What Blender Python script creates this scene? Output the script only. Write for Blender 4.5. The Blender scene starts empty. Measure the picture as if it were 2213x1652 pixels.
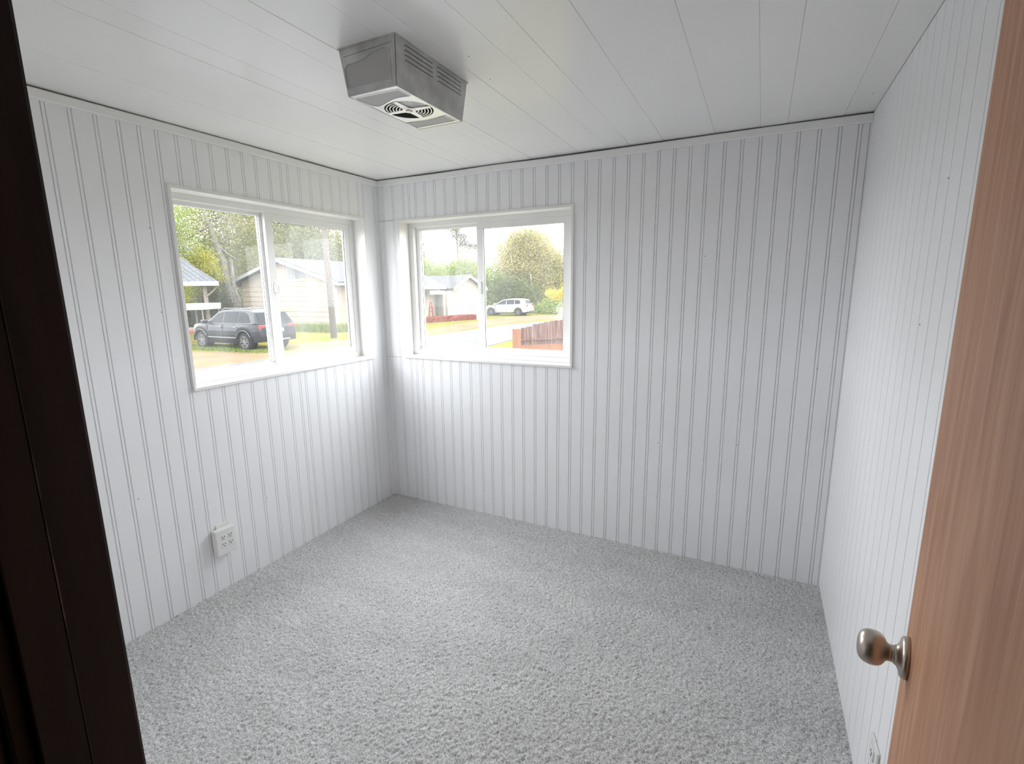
import bpy, bmesh, math, random
import numpy as np
from mathutils import Vector, Matrix
random.seed(7); rng = np.random.default_rng(11)
S = bpy.context.scene
COL = S.collection

# ------------------------------------------------------------------ camera
EYE = Vector((2.38974, -2.75014, 1.51536))
YAW, PITCH, ROLL, FPX = -0.46479, -0.18567, -0.01103, 1064.06
IW, IH = 2213.0, 1652.0
FWD = Vector((math.sin(YAW)*math.cos(PITCH), math.cos(YAW)*math.cos(PITCH), math.sin(PITCH)))
_r0 = Vector((math.cos(YAW), -math.sin(YAW), 0)); _u0 = _r0.cross(FWD)
RGT = math.cos(ROLL)*_r0 + math.sin(ROLL)*_u0
UPV = -math.sin(ROLL)*_r0 + math.cos(ROLL)*_u0
cd = bpy.data.cameras.new('camera'); cam = bpy.data.objects.new('camera', cd); COL.objects.link(cam)
cam.matrix_world = Matrix(((RGT.x, UPV.x, -FWD.x, EYE.x), (RGT.y, UPV.y, -FWD.y, EYE.y),
                           (RGT.z, UPV.z, -FWD.z, EYE.z), (0, 0, 0, 1)))
cd.sensor_fit = 'HORIZONTAL'; cd.sensor_width = 36.0; cd.lens = 36.0*FPX/IW
cd.clip_start = 0.01; cd.clip_end = 500
S.camera = cam
S.cycles.max_bounces = 8; S.cycles.diffuse_bounces = 6; S.cycles.glossy_bounces = 3; S.cycles.transparent_max_bounces = 12
S.cycles.use_adaptive_sampling = True; S.cycles.adaptive_threshold = 0.05

# ------------------------------------------------------------------ world, exposure
w = bpy.data.worlds.new('overcast_sky'); S.world = w; w.use_nodes = True
bg = w.node_tree.nodes['Background']
bg.inputs['Color'].default_value = (0.93, 0.97, 1.0, 1); bg.inputs['Strength'].default_value = 3.0
S.view_settings.view_transform = 'Standard'; S.view_settings.look = 'None'
S.view_settings.exposure = 2.05; S.view_settings.gamma = 1.0; S.view_settings.use_curve_mapping = False

def portal(loc, rot, sx, sy):                      # sampling portals in the window openings (no light of their own)
    l = bpy.data.lights.new('window_portal', 'AREA'); l.shape = 'RECTANGLE'; l.size = sx; l.size_y = sy
    l.cycles.is_portal = True
    o = bpy.data.objects.new('window_portal', l); o.location = loc; o.rotation_euler = rot; COL.objects.link(o)
portal((-0.17, -0.757, 1.525), (0, -math.pi/2, 0), 0.90, 1.20)
portal((0.79, 0.17, 1.516), (-math.pi/2, 0, 0), 1.22, 0.90)

# pixel helpers (a pixel is only a direction; the distance comes from a plane)
def ray(px, py):
    return FWD + RGT*((px-IW/2)/FPX) - UPV*((py-IH/2)/FPX)
def on_z(px, py, z):
    d = ray(px, py); return EYE + d*((z-EYE.z)/d.z)
def on_plane(px, py, P, n):
    d = ray(px, py); n = Vector(n); return EYE + d*((Vector(P)-EYE).dot(n)/d.dot(n))
G = -0.92                                           # ground outside, below the room's floor

# ------------------------------------------------------------------ materials
def mat(name, col, rough=0.6, metal=0.0, col2=None, scale=8.0, stretch=(1,1,1), bump=0.0, bscale=None, detail=4.0,
        contrast=(0.35, 0.65), spec=0.5, sub=None):
    m = bpy.data.materials.new(name); m.use_nodes = True
    nt = m.node_tree; b = nt.nodes['Principled BSDF']
    b.inputs['Base Color'].default_value = (*col, 1); b.inputs['Roughness'].default_value = rough
    b.inputs['Metallic'].default_value = metal; b.inputs['Specular IOR Level'].default_value = spec
    if col2 or bump:
        tc = nt.nodes.new('ShaderNodeTexCoord'); mp = nt.nodes.new('ShaderNodeMapping')
        mp.inputs['Scale'].default_value = stretch
        nt.links.new(tc.outputs['Object'], mp.inputs['Vector'])
    if col2:
        n = nt.nodes.new('ShaderNodeTexNoise'); n.inputs['Scale'].default_value = scale; n.inputs['Detail'].default_value = detail
        nt.links.new(mp.outputs['Vector'], n.inputs['Vector'])
        r = nt.nodes.new('ShaderNodeValToRGB')
        r.color_ramp.elements[0].position, r.color_ramp.elements[1].position = contrast
        r.color_ramp.elements[0].color = (*col, 1); r.color_ramp.elements[1].color = (*col2, 1)
        nt.links.new(n.outputs['Fac'], r.inputs['Fac']); nt.links.new(r.outputs['Color'], b.inputs['Base Color'])
    if bump:
        n2 = nt.nodes.new('ShaderNodeTexNoise'); n2.inputs['Scale'].default_value = bscale or scale
        n2.inputs['Detail'].default_value = 3
        nt.links.new(mp.outputs['Vector'], n2.inputs['Vector'])
        bp = nt.nodes.new('ShaderNodeBump'); bp.inputs['Strength'].default_value = bump; bp.inputs['Distance'].default_value = 0.01
        nt.links.new(n2.outputs['Fac'], bp.inputs['Height']); nt.links.new(bp.outputs['Normal'], b.inputs['Normal'])
    return m

M = {}
M['wall'] = mat('white_wall_paint', (0.885, 0.885, 0.90), 0.42, col2=(0.90, 0.90, 0.915), scale=3, detail=1)
M['backing'] = mat('wall_sheathing', (0.30, 0.29, 0.28), 0.8, col2=(0.35, 0.34, 0.32), scale=5)
M['ceiling'] = mat('ceiling_gloss_paint', (0.89, 0.885, 0.875), 0.25, col2=(0.905, 0.90, 0.89), scale=2, detail=1)
M['trim'] = mat('white_trim_paint', (0.86, 0.86, 0.85), 0.4, col2=(0.88, 0.88, 0.87), scale=6, detail=1)
M['lining'] = mat('window_lining_paint', (0.84, 0.83, 0.81), 0.35, col2=(0.86, 0.85, 0.83), scale=5)
M['vinyl'] = mat('white_vinyl', (0.84, 0.84, 0.83), 0.3, col2=(0.86, 0.86, 0.85), scale=4)
M['gasket'] = mat('dark_gasket', (0.05, 0.05, 0.055), 0.6, col2=(0.07, 0.07, 0.075), scale=20)
M['plastic'] = mat('white_plastic', (0.80, 0.80, 0.78), 0.3, col2=(0.82, 0.82, 0.80), scale=20)
M['slot'] = mat('dark_slot', (0.02, 0.02, 0.02), 0.7, col2=(0.03, 0.03, 0.03), scale=20)
M['dark_wood'] = mat('dark_stained_wood', (0.018, 0.009, 0.008), 0.5, col2=(0.032, 0.016, 0.0135), scale=6, stretch=(8, 8, 0.6), spec=0.3)
M['hall'] = mat('hall_paint', (0.22, 0.2, 0.18), 0.8, col2=(0.25, 0.23, 0.2), scale=3)
M['hall_floor'] = mat('hall_floor_wood', (0.10, 0.06, 0.04), 0.5, col2=(0.14, 0.09, 0.06), scale=6, stretch=(1, 8, 1))
M['galv'] = mat('galvanised_steel', (0.44, 0.44, 0.435), 0.5, 0.3, col2=(0.70, 0.70, 0.69), scale=14, contrast=(0.3, 0.75))
M['chrome'] = mat('bright_steel', (0.80, 0.79, 0.75), 0.28, 0.6, col2=(0.86, 0.85, 0.82), scale=9)
M['lens'] = mat('frosted_lens', (0.47, 0.465, 0.45), 0.5, col2=(0.50, 0.49, 0.48), scale=6)
M['nickel'] = mat('satin_nickel', (0.50, 0.44, 0.385), 0.33, 0.9, col2=(0.55, 0.49, 0.43), scale=30)

def wood_door():
    m = bpy.data.materials.new('door_veneer'); m.use_nodes = True
    nt = m.node_tree; b = nt.nodes['Principled BSDF']; b.inputs['Roughness'].default_value = 0.5; b.inputs['Specular IOR Level'].default_value = 0.3
    tc = nt.nodes.new('ShaderNodeTexCoord'); mp = nt.nodes.new('ShaderNodeMapping'); mp.inputs['Scale'].default_value = (14, 1, 1.1)
    n = nt.nodes.new('ShaderNodeTexNoise'); n.inputs['Scale'].default_value = 2.6; n.inputs['Detail'].default_value = 7; n.inputs['Distortion'].default_value = 0.5
    mp2 = nt.nodes.new('ShaderNodeMapping'); mp2.inputs['Scale'].default_value = (90, 1, 2.5)
    n2 = nt.nodes.new('ShaderNodeTexNoise'); n2.inputs['Scale'].default_value = 3; n2.inputs['Detail'].default_value = 3
    r = nt.nodes.new('ShaderNodeValToRGB'); e = r.color_ramp.elements
    e[0].position = 0.3; e[0].color = (0.38, 0.178, 0.098, 1); e[1].position = 0.72; e[1].color = (0.58, 0.325, 0.205, 1)
    k = r.color_ramp.elements.new(0.5); k.color = (0.49, 0.245, 0.138, 1)
    mx = nt.nodes.new('ShaderNodeMix'); mx.data_type = 'RGBA'; mx.blend_type = 'MULTIPLY'; mx.inputs['Factor'].default_value = 0.35
    r2 = nt.nodes.new('ShaderNodeValToRGB'); r2.color_ramp.elements[0].position = 0.35; r2.color_ramp.elements[0].color = (0.72, 0.68, 0.66, 1); r2.color_ramp.elements[1].position = 0.6
    L = nt.links.new
    L(tc.outputs['Object'], mp.inputs['Vector']); L(mp.outputs['Vector'], n.inputs['Vector']); L(n.outputs['Fac'], r.inputs['Fac'])
    L(tc.outputs['Object'], mp2.inputs['Vector']); L(mp2.outputs['Vector'], n2.inputs['Vector']); L(n2.outputs['Fac'], r2.inputs['Fac'])
    L(r.outputs['Color'], mx.inputs['A']); L(r2.outputs['Color'], mx.inputs['B']); L(mx.outputs['Result'], b.inputs['Base Color'])
    return m
M['door'] = wood_door()

def worn_edge():
    m = bpy.data.materials.new('worn_edge'); m.use_nodes = True
    nt = m.node_tree; b = nt.nodes['Principled BSDF']; b.inputs['Roughness'].default_value = 0.5
    tc = nt.nodes.new('ShaderNodeTexCoord'); n = nt.nodes.new('ShaderNodeTexNoise'); n.inputs['Scale'].default_value = 7; n.inputs['Detail'].default_value = 6
    r = nt.nodes.new('ShaderNodeValToRGB'); e = r.color_ramp.elements
    e[0].position = 0.52; e[0].color = (0.022, 0.011, 0.009, 1); e[1].position = 0.66; e[1].color = (0.32, 0.24, 0.19, 1)
    nt.links.new(tc.outputs['Object'], n.inputs['Vector']); nt.links.new(n.outputs['Fac'], r.inputs['Fac']); nt.links.new(r.outputs['Color'], b.inputs['Base Color'])
    return m
M['worn'] = worn_edge()

def carpet_mat():
    m = bpy.data.materials.new('grey_carpet_pile'); m.use_nodes = True
    nt = m.node_tree; b = nt.nodes['Principled BSDF']; b.inputs['Roughness'].default_value = 0.95; b.inputs['Specular IOR Level'].default_value = 0.1
    L = nt.links.new
    tc = nt.nodes.new('ShaderNodeTexCoord')
    n = nt.nodes.new('ShaderNodeTexNoise'); n.inputs['Scale'].default_value = 190; n.inputs['Detail'].default_value = 3
    n.inputs['Roughness'].default_value = 0.7
    r = nt.nodes.new('ShaderNodeValToRGB'); e = r.color_ramp.elements
    e[0].position = 0.34; e[0].color = (0.28, 0.275, 0.27, 1); e[1].position = 0.60; e[1].color = (0.77, 0.765, 0.765, 1)
    n2 = nt.nodes.new('ShaderNodeTexNoise'); n2.inputs['Scale'].default_value = 2.2; n2.inputs['Detail'].default_value = 5
    mp = nt.nodes.new('ShaderNodeMapping'); mp.inputs['Scale'].default_value = (1.0, 2.6, 1); mp.inputs['Rotation'].default_value = (0, 0, -0.5)
    r2 = nt.nodes.new('ShaderNodeValToRGB'); r2.color_ramp.elements[0].position = 0.3; r2.color_ramp.elements[0].color = (0.86, 0.86, 0.86, 1); r2.color_ramp.elements[1].position = 0.72
    mx = nt.nodes.new('ShaderNodeMix'); mx.data_type = 'RGBA'; mx.blend_type = 'MULTIPLY'; mx.inputs['Factor'].default_value = 1
    L(tc.outputs['Object'], n.inputs['Vector']); L(n.outputs['Fac'], r.inputs['Fac'])
    L(tc.outputs['Object'], mp.inputs['Vector']); L(mp.outputs['Vector'], n2.inputs['Vector']); L(n2.outputs['Fac'], r2.inputs['Fac'])
    L(r.outputs['Color'], mx.inputs['A']); L(r2.outputs['Color'], mx.inputs['B']); L(mx.outputs['Result'], b.inputs['Base Color'])
    return m
M['carpet'] = carpet_mat()

def glass_mat(name, haze_lo, haze_hi, refl=0.010, stretch=(3, 3, 0.7)):
    m = bpy.data.materials.new(name); m.use_nodes = True
    nt = m.node_tree; nt.nodes.clear(); L = nt.links.new
    out = nt.nodes.new('ShaderNodeOutputMaterial')
    tr = nt.nodes.new('ShaderNodeBsdfTransparent'); tr.inputs['Color'].default_value = (0.98, 0.98, 0.98, 1)
    tl = nt.nodes.new('ShaderNodeBsdfTranslucent'); tl.inputs['Color'].default_value = (0.85, 0.85, 0.84, 1)
    gl = nt.nodes.new('ShaderNodeBsdfGlossy'); gl.inputs['Roughness'].default_value = 0.02
    tc = nt.nodes.new('ShaderNodeTexCoord'); mp = nt.nodes.new('ShaderNodeMapping'); mp.inputs['Scale'].default_value = stretch
    n = nt.nodes.new('ShaderNodeTexNoise'); n.inputs['Scale'].default_value = 1.6; n.inputs['Detail'].default_value = 6
    rg = nt.nodes.new('ShaderNodeMapRange'); rg.inputs['From Min'].default_value = 0.42; rg.inputs['From Max'].default_value = 0.68
    rg.inputs['To Min'].default_value = haze_lo; rg.inputs['To Max'].default_value = haze_hi
    L(tc.outputs['Object'], mp.inputs['Vector']); L(mp.outputs['Vector'], n.inputs['Vector']); L(n.outputs['Fac'], rg.inputs['Value'])
    m1 = nt.nodes.new('ShaderNodeMixShader'); L(rg.outputs['Result'], m1.inputs['Fac']); L(tr.outputs[0], m1.inputs[1]); L(tl.outputs[0], m1.inputs[2])
    m2 = nt.nodes.new('ShaderNodeMixShader'); m2.inputs['Fac'].default_value = refl; L(m1.outputs[0], m2.inputs[1]); L(gl.outputs[0], m2.inputs[2])
    L(m2.outputs[0], out.inputs['Surface'])
    return m
M['glass1'] = glass_mat('clear_window_glass', 0.007, 0.030)
M['glass1b'] = glass_mat('hazed_window_glass', 0.030, 0.060)
M['glass2'] = glass_mat('window_glass', 0.022, 0.034)

# outdoor materials
M['grass'] = mat('lawn_grass', (0.0644, 0.0713, 0.0115), 0.9, col2=(0.0978, 0.0759, 0.0196), scale=0.35, bump=0.6, bscale=6, detail=6, spec=0.0)
M['dirt'] = mat('bare_dirt', (0.0930, 0.0627, 0.0381), 0.9, col2=(0.0986, 0.0762, 0.0493), scale=0.8, bump=0.5, bscale=8, spec=0.0)
M['gravel'] = mat('gravel_road', (0.0598, 0.0585, 0.0598), 0.9, col2=(0.0910, 0.0897, 0.0923), scale=7, bump=0.6, bscale=20, detail=8, spec=0.0)
M['blade'] = mat('grass_blades', (0.0675, 0.0990, 0.0210), 0.7, col2=(0.1080, 0.1140, 0.0300), scale=0.8, spec=0.0)
M['siding'] = mat('cream_siding', (0.1950, 0.1664, 0.1248), 0.6, col2=(0.2106, 0.1794, 0.1339), scale=2, spec=0.0)
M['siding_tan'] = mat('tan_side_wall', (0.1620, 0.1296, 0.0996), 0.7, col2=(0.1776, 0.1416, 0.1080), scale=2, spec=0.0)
M['siding_pale'] = mat('pale_cream_siding', (0.2012, 0.1782, 0.1346), 0.6, col2=(0.2127, 0.1898, 0.1437), scale=2, spec=0.0)
M['hwhite'] = mat('house_white_trim', (0.1870, 0.1870, 0.1848), 0.5, col2=(0.1980, 0.1980, 0.1958), scale=4, spec=0.0)
M['concrete'] = mat('foundation_concrete', (0.085, 0.082, 0.077), 0.9, col2=(0.105, 0.102, 0.095), scale=3, spec=0.0)
M['brown_door'] = mat('brown_entry_door', (0.07, 0.05, 0.032), 0.5, col2=(0.09, 0.07, 0.045), scale=3, spec=0.0)
M['hglass'] = mat('dark_house_glass', (0.07, 0.074, 0.078), 0.25, col2=(0.09, 0.094, 0.098), scale=1.5, spec=0.3)
def shingle(name, c1, c2):
    m = mat(name, c1, 0.9, spec=0.0); nt = m.node_tree; b = nt.nodes['Principled BSDF']
    tc = nt.nodes.new('ShaderNodeTexCoord'); br = nt.nodes.new('ShaderNodeTexBrick')
    br.inputs['Scale'].default_value = 1.0; br.inputs['Brick Width'].default_value = 0.3; br.inputs['Row Height'].default_value = 0.14
    br.inputs['Mortar Size'].default_value = 0.012; br.inputs['Color1'].default_value = (*c1, 1); br.inputs['Color2'].default_value = (*c2, 1)
    br.inputs['Mortar'].default_value = (c1[0]*.6, c1[1]*.6, c1[2]*.6, 1)
    nt.links.new(tc.outputs['Object'], br.inputs['Vector']); nt.links.new(br.outputs['Color'], b.inputs['Base Color'])
    return m
M['shingle'] = shingle('grey_shingles', (0.0650, 0.0672, 0.0717), (0.0739, 0.0762, 0.0806))
M['shingle_b'] = shingle('pale_grey_shingles', (0.064, 0.065, 0.067), (0.071, 0.072, 0.074))
M['pole'] = mat('weathered_pole', (0.06, 0.049, 0.042), 0.9, col2=(0.08, 0.067, 0.058), scale=4, stretch=(6, 6, 0.5), spec=0.0)
M['bark'] = mat('grey_bark', (0.07, 0.062, 0.054), 0.95, col2=(0.12, 0.11, 0.097), scale=3, stretch=(3, 3, 0.7), bump=0.5, bscale=8, spec=0.0)
M['white_branch'] = mat('bleached_branches', (0.14, 0.135, 0.125), 0.9, col2=(0.17, 0.163, 0.15), scale=3, spec=0.0)
M['fence'] = mat('reddish_fence_board', (0.058, 0.026, 0.021), 0.75, col2=(0.115, 0.078, 0.07), scale=5, stretch=(5, 5, 0.5), contrast=(0.4, 0.72), spec=0.0)
M['fence_orange'] = mat('orange_fence_stain', (0.115, 0.044, 0.022), 0.7, col2=(0.135, 0.062, 0.036), scale=5, stretch=(5, 5, 0.5), spec=0.0)
M['red'] = mat('red_painted', (0.13, 0.026, 0.021), 0.5, col2=(0.15, 0.034, 0.027), scale=6, spec=0.0)
M['red_flower'] = mat('red_groundcover', (0.12, 0.02, 0.016), 0.8, col2=(0.15, 0.034, 0.022), scale=4, spec=0.0)
M['tarp'] = mat('white_tarp', (0.17, 0.17, 0.168), 0.6, col2=(0.18, 0.18, 0.178), scale=3, spec=0.0)
M['post'] = mat('old_wood_post', (0.09, 0.076, 0.064), 0.8, col2=(0.12, 0.104, 0.088), scale=5, stretch=(5, 5, 0.6), spec=0.0)
M['suv_paint'] = mat('charcoal_car_paint', (0.011, 0.0125, 0.016), 0.3, 0.0, col2=(0.013, 0.0145, 0.018), scale=2, spec=0.18)
M['white_paint'] = mat('white_car_paint', (0.19, 0.19, 0.188), 0.3, 0.0, col2=(0.2, 0.2, 0.198), scale=2, spec=0.3)
M['cladding'] = mat('black_cladding', (0.010, 0.010, 0.011), 0.6, col2=(0.014, 0.014, 0.015), scale=10, spec=0.0)
M['car_glass'] = mat('car_glass', (0.014, 0.016, 0.018), 0.06, col2=(0.018, 0.02, 0.022), scale=3, spec=0.04)
M['tyre'] = mat('tyre_rubber', (0.013, 0.0125, 0.0125), 0.85, col2=(0.022, 0.02, 0.019), scale=12, spec=0.0)
M['rim'] = mat('alloy_rim', (0.085, 0.085, 0.085), 0.4, 0.3, col2=(0.10, 0.10, 0.10), scale=8, spec=0.0)
M['chrome_trim'] = mat('car_bright_trim', (0.11, 0.11, 0.11), 0.3, 0.3, col2=(0.13, 0.13, 0.13), scale=8, spec=0.0)
M['tail'] = mat('red_tail_lens', (0.17, 0.012, 0.015), 0.25, col2=(0.19, 0.02, 0.024), scale=6, spec=0.3)

def leaf_mat(name, c1, c2, scale=0.5, trans=0.35):
    m = bpy.data.materials.new(name); m.use_nodes = True
    nt = m.node_tree; nt.nodes.clear(); L = nt.links.new
    out = nt.nodes.new('ShaderNodeOutputMaterial')
    tc = nt.nodes.new('ShaderNodeTexCoord'); n = nt.nodes.new('ShaderNodeTexNoise'); n.inputs['Scale'].default_value = scale; n.inputs['Detail'].default_value = 8
    n.inputs['Roughness'].default_value = 0.75
    r = nt.nodes.new('ShaderNodeValToRGB'); e = r.color_ramp.elements
    e[0].position = 0.36; e[0].color = (*c1, 1); e[1].position = 0.64; e[1].color = (*c2, 1)
    d = nt.nodes.new('ShaderNodeBsdfDiffuse'); t = nt.nodes.new('ShaderNodeBsdfTranslucent'); mx = nt.nodes.new('ShaderNodeMixShader'); mx.inputs['Fac'].default_value = trans
    L(tc.outputs['Object'], n.inputs['Vector']); L(n.outputs['Fac'], r.inputs['Fac'])
    L(r.outputs['Color'], d.inputs['Color']); L(r.outputs['Color'], t.inputs['Color'])
    L(d.outputs[0], mx.inputs[1]); L(t.outputs[0], mx.inputs[2]); L(mx.outputs[0], out.inputs['Surface'])
    return m
M['leaf_olive'] = leaf_mat('olive_leaves', (0.0709, 0.0815, 0.0284), (0.1976, 0.1812, 0.0700))
M['leaf_dark'] = leaf_mat('dark_leaves', (0.0461, 0.0603, 0.0248), (0.1153, 0.1276, 0.0494))
M['leaf_lime'] = leaf_mat('lime_leaves', (0.1559, 0.1772, 0.0284), (0.3294, 0.2965, 0.0577))
M['leaf_green'] = leaf_mat('fresh_green_leaves', (0.0922, 0.1276, 0.0355), (0.2059, 0.2389, 0.0741))
M['leaf_gold'] = leaf_mat('golden_green_leaves', (0.1304, 0.1304, 0.0448), (0.3030, 0.2558, 0.0948), scale=0.35)
M['leaf_yellow'] = leaf_mat('yellow_leaves', (0.2977, 0.2339, 0.0355), (0.4118, 0.3459, 0.0741))
M['leaf_pine'] = leaf_mat('pine_needles', (0.0759, 0.0861, 0.0607), (0.1417, 0.1317, 0.1013))
M['leaf_shrub'] = leaf_mat('dark_shrub_leaves', (0.0203, 0.0236, 0.0149), (0.0506, 0.0574, 0.0304))
M['leaf_white'] = leaf_mat('pale_blossom', (0.1418, 0.1701, 0.1134), (0.4118, 0.3953, 0.3623), scale=3)

# ------------------------------------------------------------------ mesh helpers
def link(o, parent=None):
    COL.objects.link(o)
    if parent: o.parent = parent
    return o
def mesh_obj(name, verts, faces, material, parent=None, smooth=False):
    me = bpy.data.meshes.new(name); me.from_pydata([tuple(v) for v in verts], [], faces)
    bm = bmesh.new(); bm.from_mesh(me); bmesh.ops.recalc_face_normals(bm, faces=bm.faces); bm.to_mesh(me); bm.free()
    if material: me.materials.append(material)
    if smooth:
        for p in me.polygons: p.use_smooth = True
    return link(bpy.data.objects.new(name, me), parent)
class MB:
    def __init__(s): s.v = []; s.f = []
    def add(s, vs, fs):
        k = len(s.v); s.v += [tuple(v) for v in vs]; s.f += [tuple(i+k for i in f) for f in fs]; return s
    def box(s, a, b, T=None):
        x0, y0, z0 = a; x1, y1, z1 = b
        vs = [(x, y, z) for z in (z0, z1) for x, y in ((x0, y0), (x1, y0), (x1, y1), (x0, y1))]
        if T: vs = [T(*v) for v in vs]
        return s.add(vs, [(0, 3, 2, 1), (4, 5, 6, 7), (0, 1, 5, 4), (1, 2, 6, 5), (2, 3, 7, 6), (3, 0, 4, 7)])
    def prism(s, poly, off, T=None):
        """poly: list of 3D points; off: vector to extrude"""
        n = len(poly); off = Vector(off)
        vs = [Vector(p) for p in poly] + [Vector(p)+off for p in poly]
        if T: vs = [T(*v) for v in vs]
        return s.add(vs, [tuple(range(n-1, -1, -1)), tuple(range(n, 2*n))] + [(i, (i+1) % n, n+(i+1) % n, n+i) for i in range(n)])
    def tube(s, pts, rad, seg=8, caps=True):
        pts = [Vector(p) for p in pts]; n = len(pts)
        rads = rad if isinstance(rad, (list, tuple)) else [rad]*n
        k = len(s.v); up = None
        for i, p in enumerate(pts):
            d = (pts[min(i+1, n-1)]-pts[max(i-1, 0)]).normalized()
            if up is None: up = d.orthogonal().normalized()
            a = (up-d*up.dot(d)).normalized(); up = a; b = d.cross(a)
            for j in range(seg):
                t = 2*math.pi*j/seg; s.v.append(tuple(p+(a*math.cos(t)+b*math.sin(t))*rads[i]))
        for i in range(n-1):
            for j in range(seg):
                s.f.append((k+i*seg+j, k+i*seg+(j+1) % seg, k+(i+1)*seg+(j+1) % seg, k+(i+1)*seg+j))
        if caps:
            s.f.append(tuple(k+j for j in range(seg-1, -1, -1))); s.f.append(tuple(k+(n-1)*seg+j for j in range(seg)))
        return s
    def lathe(s, prof, seg=24, T=None, caps=True):
        """prof: (r, h); axis +z"""
        k = len(s.v); n = len(prof)
        for r, h in prof:
            for j in range(seg):
                t = 2*math.pi*j/seg; v = (max(r, 1e-5)*math.cos(t), max(r, 1e-5)*math.sin(t), h)
                s.v.append(tuple(T(*v)) if T else v)
        for i in range(n-1):
            for j in range(seg):
                s.f.append((k+i*seg+j, k+i*seg+(j+1) % seg, k+(i+1)*seg+(j+1) % seg, k+(i+1)*seg+j))
        if caps:
            s.f.append(tuple(k+j for j in range(seg-1, -1, -1))); s.f.append(tuple(k+(n-1)*seg+j for j in range(seg)))
        return s
    def build(s, name, material, parent=None, smooth=False, bevel=0.0, bseg=2):
        o = mesh_obj(name, s.v, s.f, material, parent, smooth)
        if bevel:
            m = o.modifiers.new('bevel', 'BEVEL'); m.width = bevel; m.segments = bseg; m.limit_method = 'ANGLE'; m.angle_limit = 0.6
        return o
def empty(name, loc=(0, 0, 0), rz=0.0):
    o = bpy.data.objects.new(name, None); o.empty_display_size = 0.1
    o.location = loc; o.rotation_euler = (0, 0, rz); return link(o)
def tag(o, label, cat, group=None, kind=None):
    o['label'] = label; o['category'] = cat
    if group: o['group'] = group
    if kind: o['kind'] = kind
    return o
def struct(o, label, cat): return tag(o, label, cat, kind='structure')

# ------------------------------------------------------------------ room shell
W, H, YF = 2.764, 2.25, -2.510              # width (x), ceiling height, inner face of the door wall
BT = 0.012                                   # board thickness: board faces are the wall planes
WIN1 = (-1.375, -0.140, 1.056, 1.993)        # on the left wall: y0, y1, z0, z1
WIN2 = (0.165, 1.414, 1.052, 1.984)          # on the back wall: x0, x1, z0, z1
DOOR = (1.777, 2.540, 0.0, 2.03)             # doorway in the front wall

def wall_backing(name, T, u0, u1, opening, label, th=0.13):
    mb = MB(); h = H+0.05
    segs = [(u0, u1, -0.06, h)] if not opening else [
        (u0, opening[0], -0.06, h), (opening[1], u1, -0.06, h),
        (opening[0], opening[1], -0.06, opening[2]), (opening[0], opening[1], opening[3], h)]
    for a, b, c, d in segs:
        if d-c > 1e-4 and b-a > 1e-4: mb.box((a, -BT-th, c), (b, -BT, d), lambda u, wv, z: T(u, wv, z))
    o = mb.build(name, M['backing']); struct(o, label, 'wall'); return o
TL = lambda u, wv, z: (wv, u, z)             # left wall: u = y, w = inward (+x)
TB = lambda u, wv, z: (u, -wv, z)            # back wall: u = x, w = inward (-y)
TR = lambda u, wv, z: (W-wv, u, z)           # right wall: u = y
TF = lambda u, wv, z: (u, YF+wv, z)          # front wall: u = x

def board_profile(u0, u1, a, b, bead=True):
    g = 0.0020; e = 0.0055
    pts = [(u0, BT-e), (u0+g, BT)]
    if bead and u1-u0 > 0.04:
        pts += [(u1-0.0125-g, BT), (u1-0.0125, BT-e), (u1-0.0125+g, BT)]
    pts += [(u1-g, BT), (u1, BT-e)]
    def dep(u):
        for (p, d), (q, e2) in zip(pts, pts[1:]):
            if p <= u <= q: return d+(e2-d)*(u-p)/max(q-p, 1e-9)
        return BT
    mid = [(u, d) for u, d in pts if a+1e-6 < u < b-1e-6]
    return [(a, 0.0), (a, dep(a))]+mid+[(b, dep(b)), (b, 0.0)]
def add_boards(wall, T, edges, z0, z1, opening=None, joints=(), bead=True):
    for u0, u1 in zip(edges, edges[1:]):
        pieces = [(u0, u1, z0, z1)]
        if opening and u1 > opening[0]+1e-4 and u0 < opening[1]-1e-4:
            a, b, c, d = opening
            pieces = [(u0, u1, z0, c), (u0, u1, d, z1)]
            if u0 < a: pieces.append((u0, a, c, d))
            if u1 > b: pieces.append((b, u1, c, d))
            full = not (u0 < a or u1 > b)
        else: full = None
        groups = [[p] for p in pieces] if full else [pieces]
        if joints and full is None:
            zz = [z0]+[j for j in joints]+[z1]
            groups = [[(u0, u1, p+(0.0012 if i else 0), q-(0.0012 if q < z1 else 0))] for i, (p, q) in enumerate(zip(zz, zz[1:]))]
        for gp in groups:
            mb = MB()
            for a, b, c, d in gp:
                prof = board_profile(u0, u1, a, b, bead)
                mb.prism([T(u, -BT+dd, c) for u, dd in prof], Vector(T(0, 0, d))-Vector(T(0, 0, c)))
            mb.build('board', M['wall'], wall)

back_edges = [0.0, 0.053, 0.138, 0.226, 0.274, 0.326, 0.401, 0.478, 0.557, 0.631, 0.712, 0.789, 0.865, 0.942, 1.02, 1.096, 1.176,
              1.254, 1.331, 1.409, 1.487, 1.564, 1.642, 1.72, 1.798, 1.875, 1.951, 2.029, 2.105, 2.186, 2.263, 2.34, 2.419, 2.496,
              2.577, 2.656, 2.729, W]
left_edges = [-1.762, -1.683, -1.602, -1.523, -1.448, -1.38, -1.299, -1.221, -1.145, -1.063, -0.984, -0.91, -0.83, -0.759, -0.715,
              -0.638, -0.561, -0.484, -0.405, -0.333, -0.263, -0.18, -0.133, -0.03, 0.0]
u = -1.762
while u > YF+0.03:
    u -= 0.079; left_edges.insert(0, max(u, YF))
if left_edges[0] > YF: left_edges.insert(0, YF)
right_edges = [0.0]
while right_edges[0] > -1.04: right_edges.insert(0, right_edges[0]-0.0795)
for v in (-1.196, -1.28, -1.362): right_edges.insert(0, v)
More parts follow.
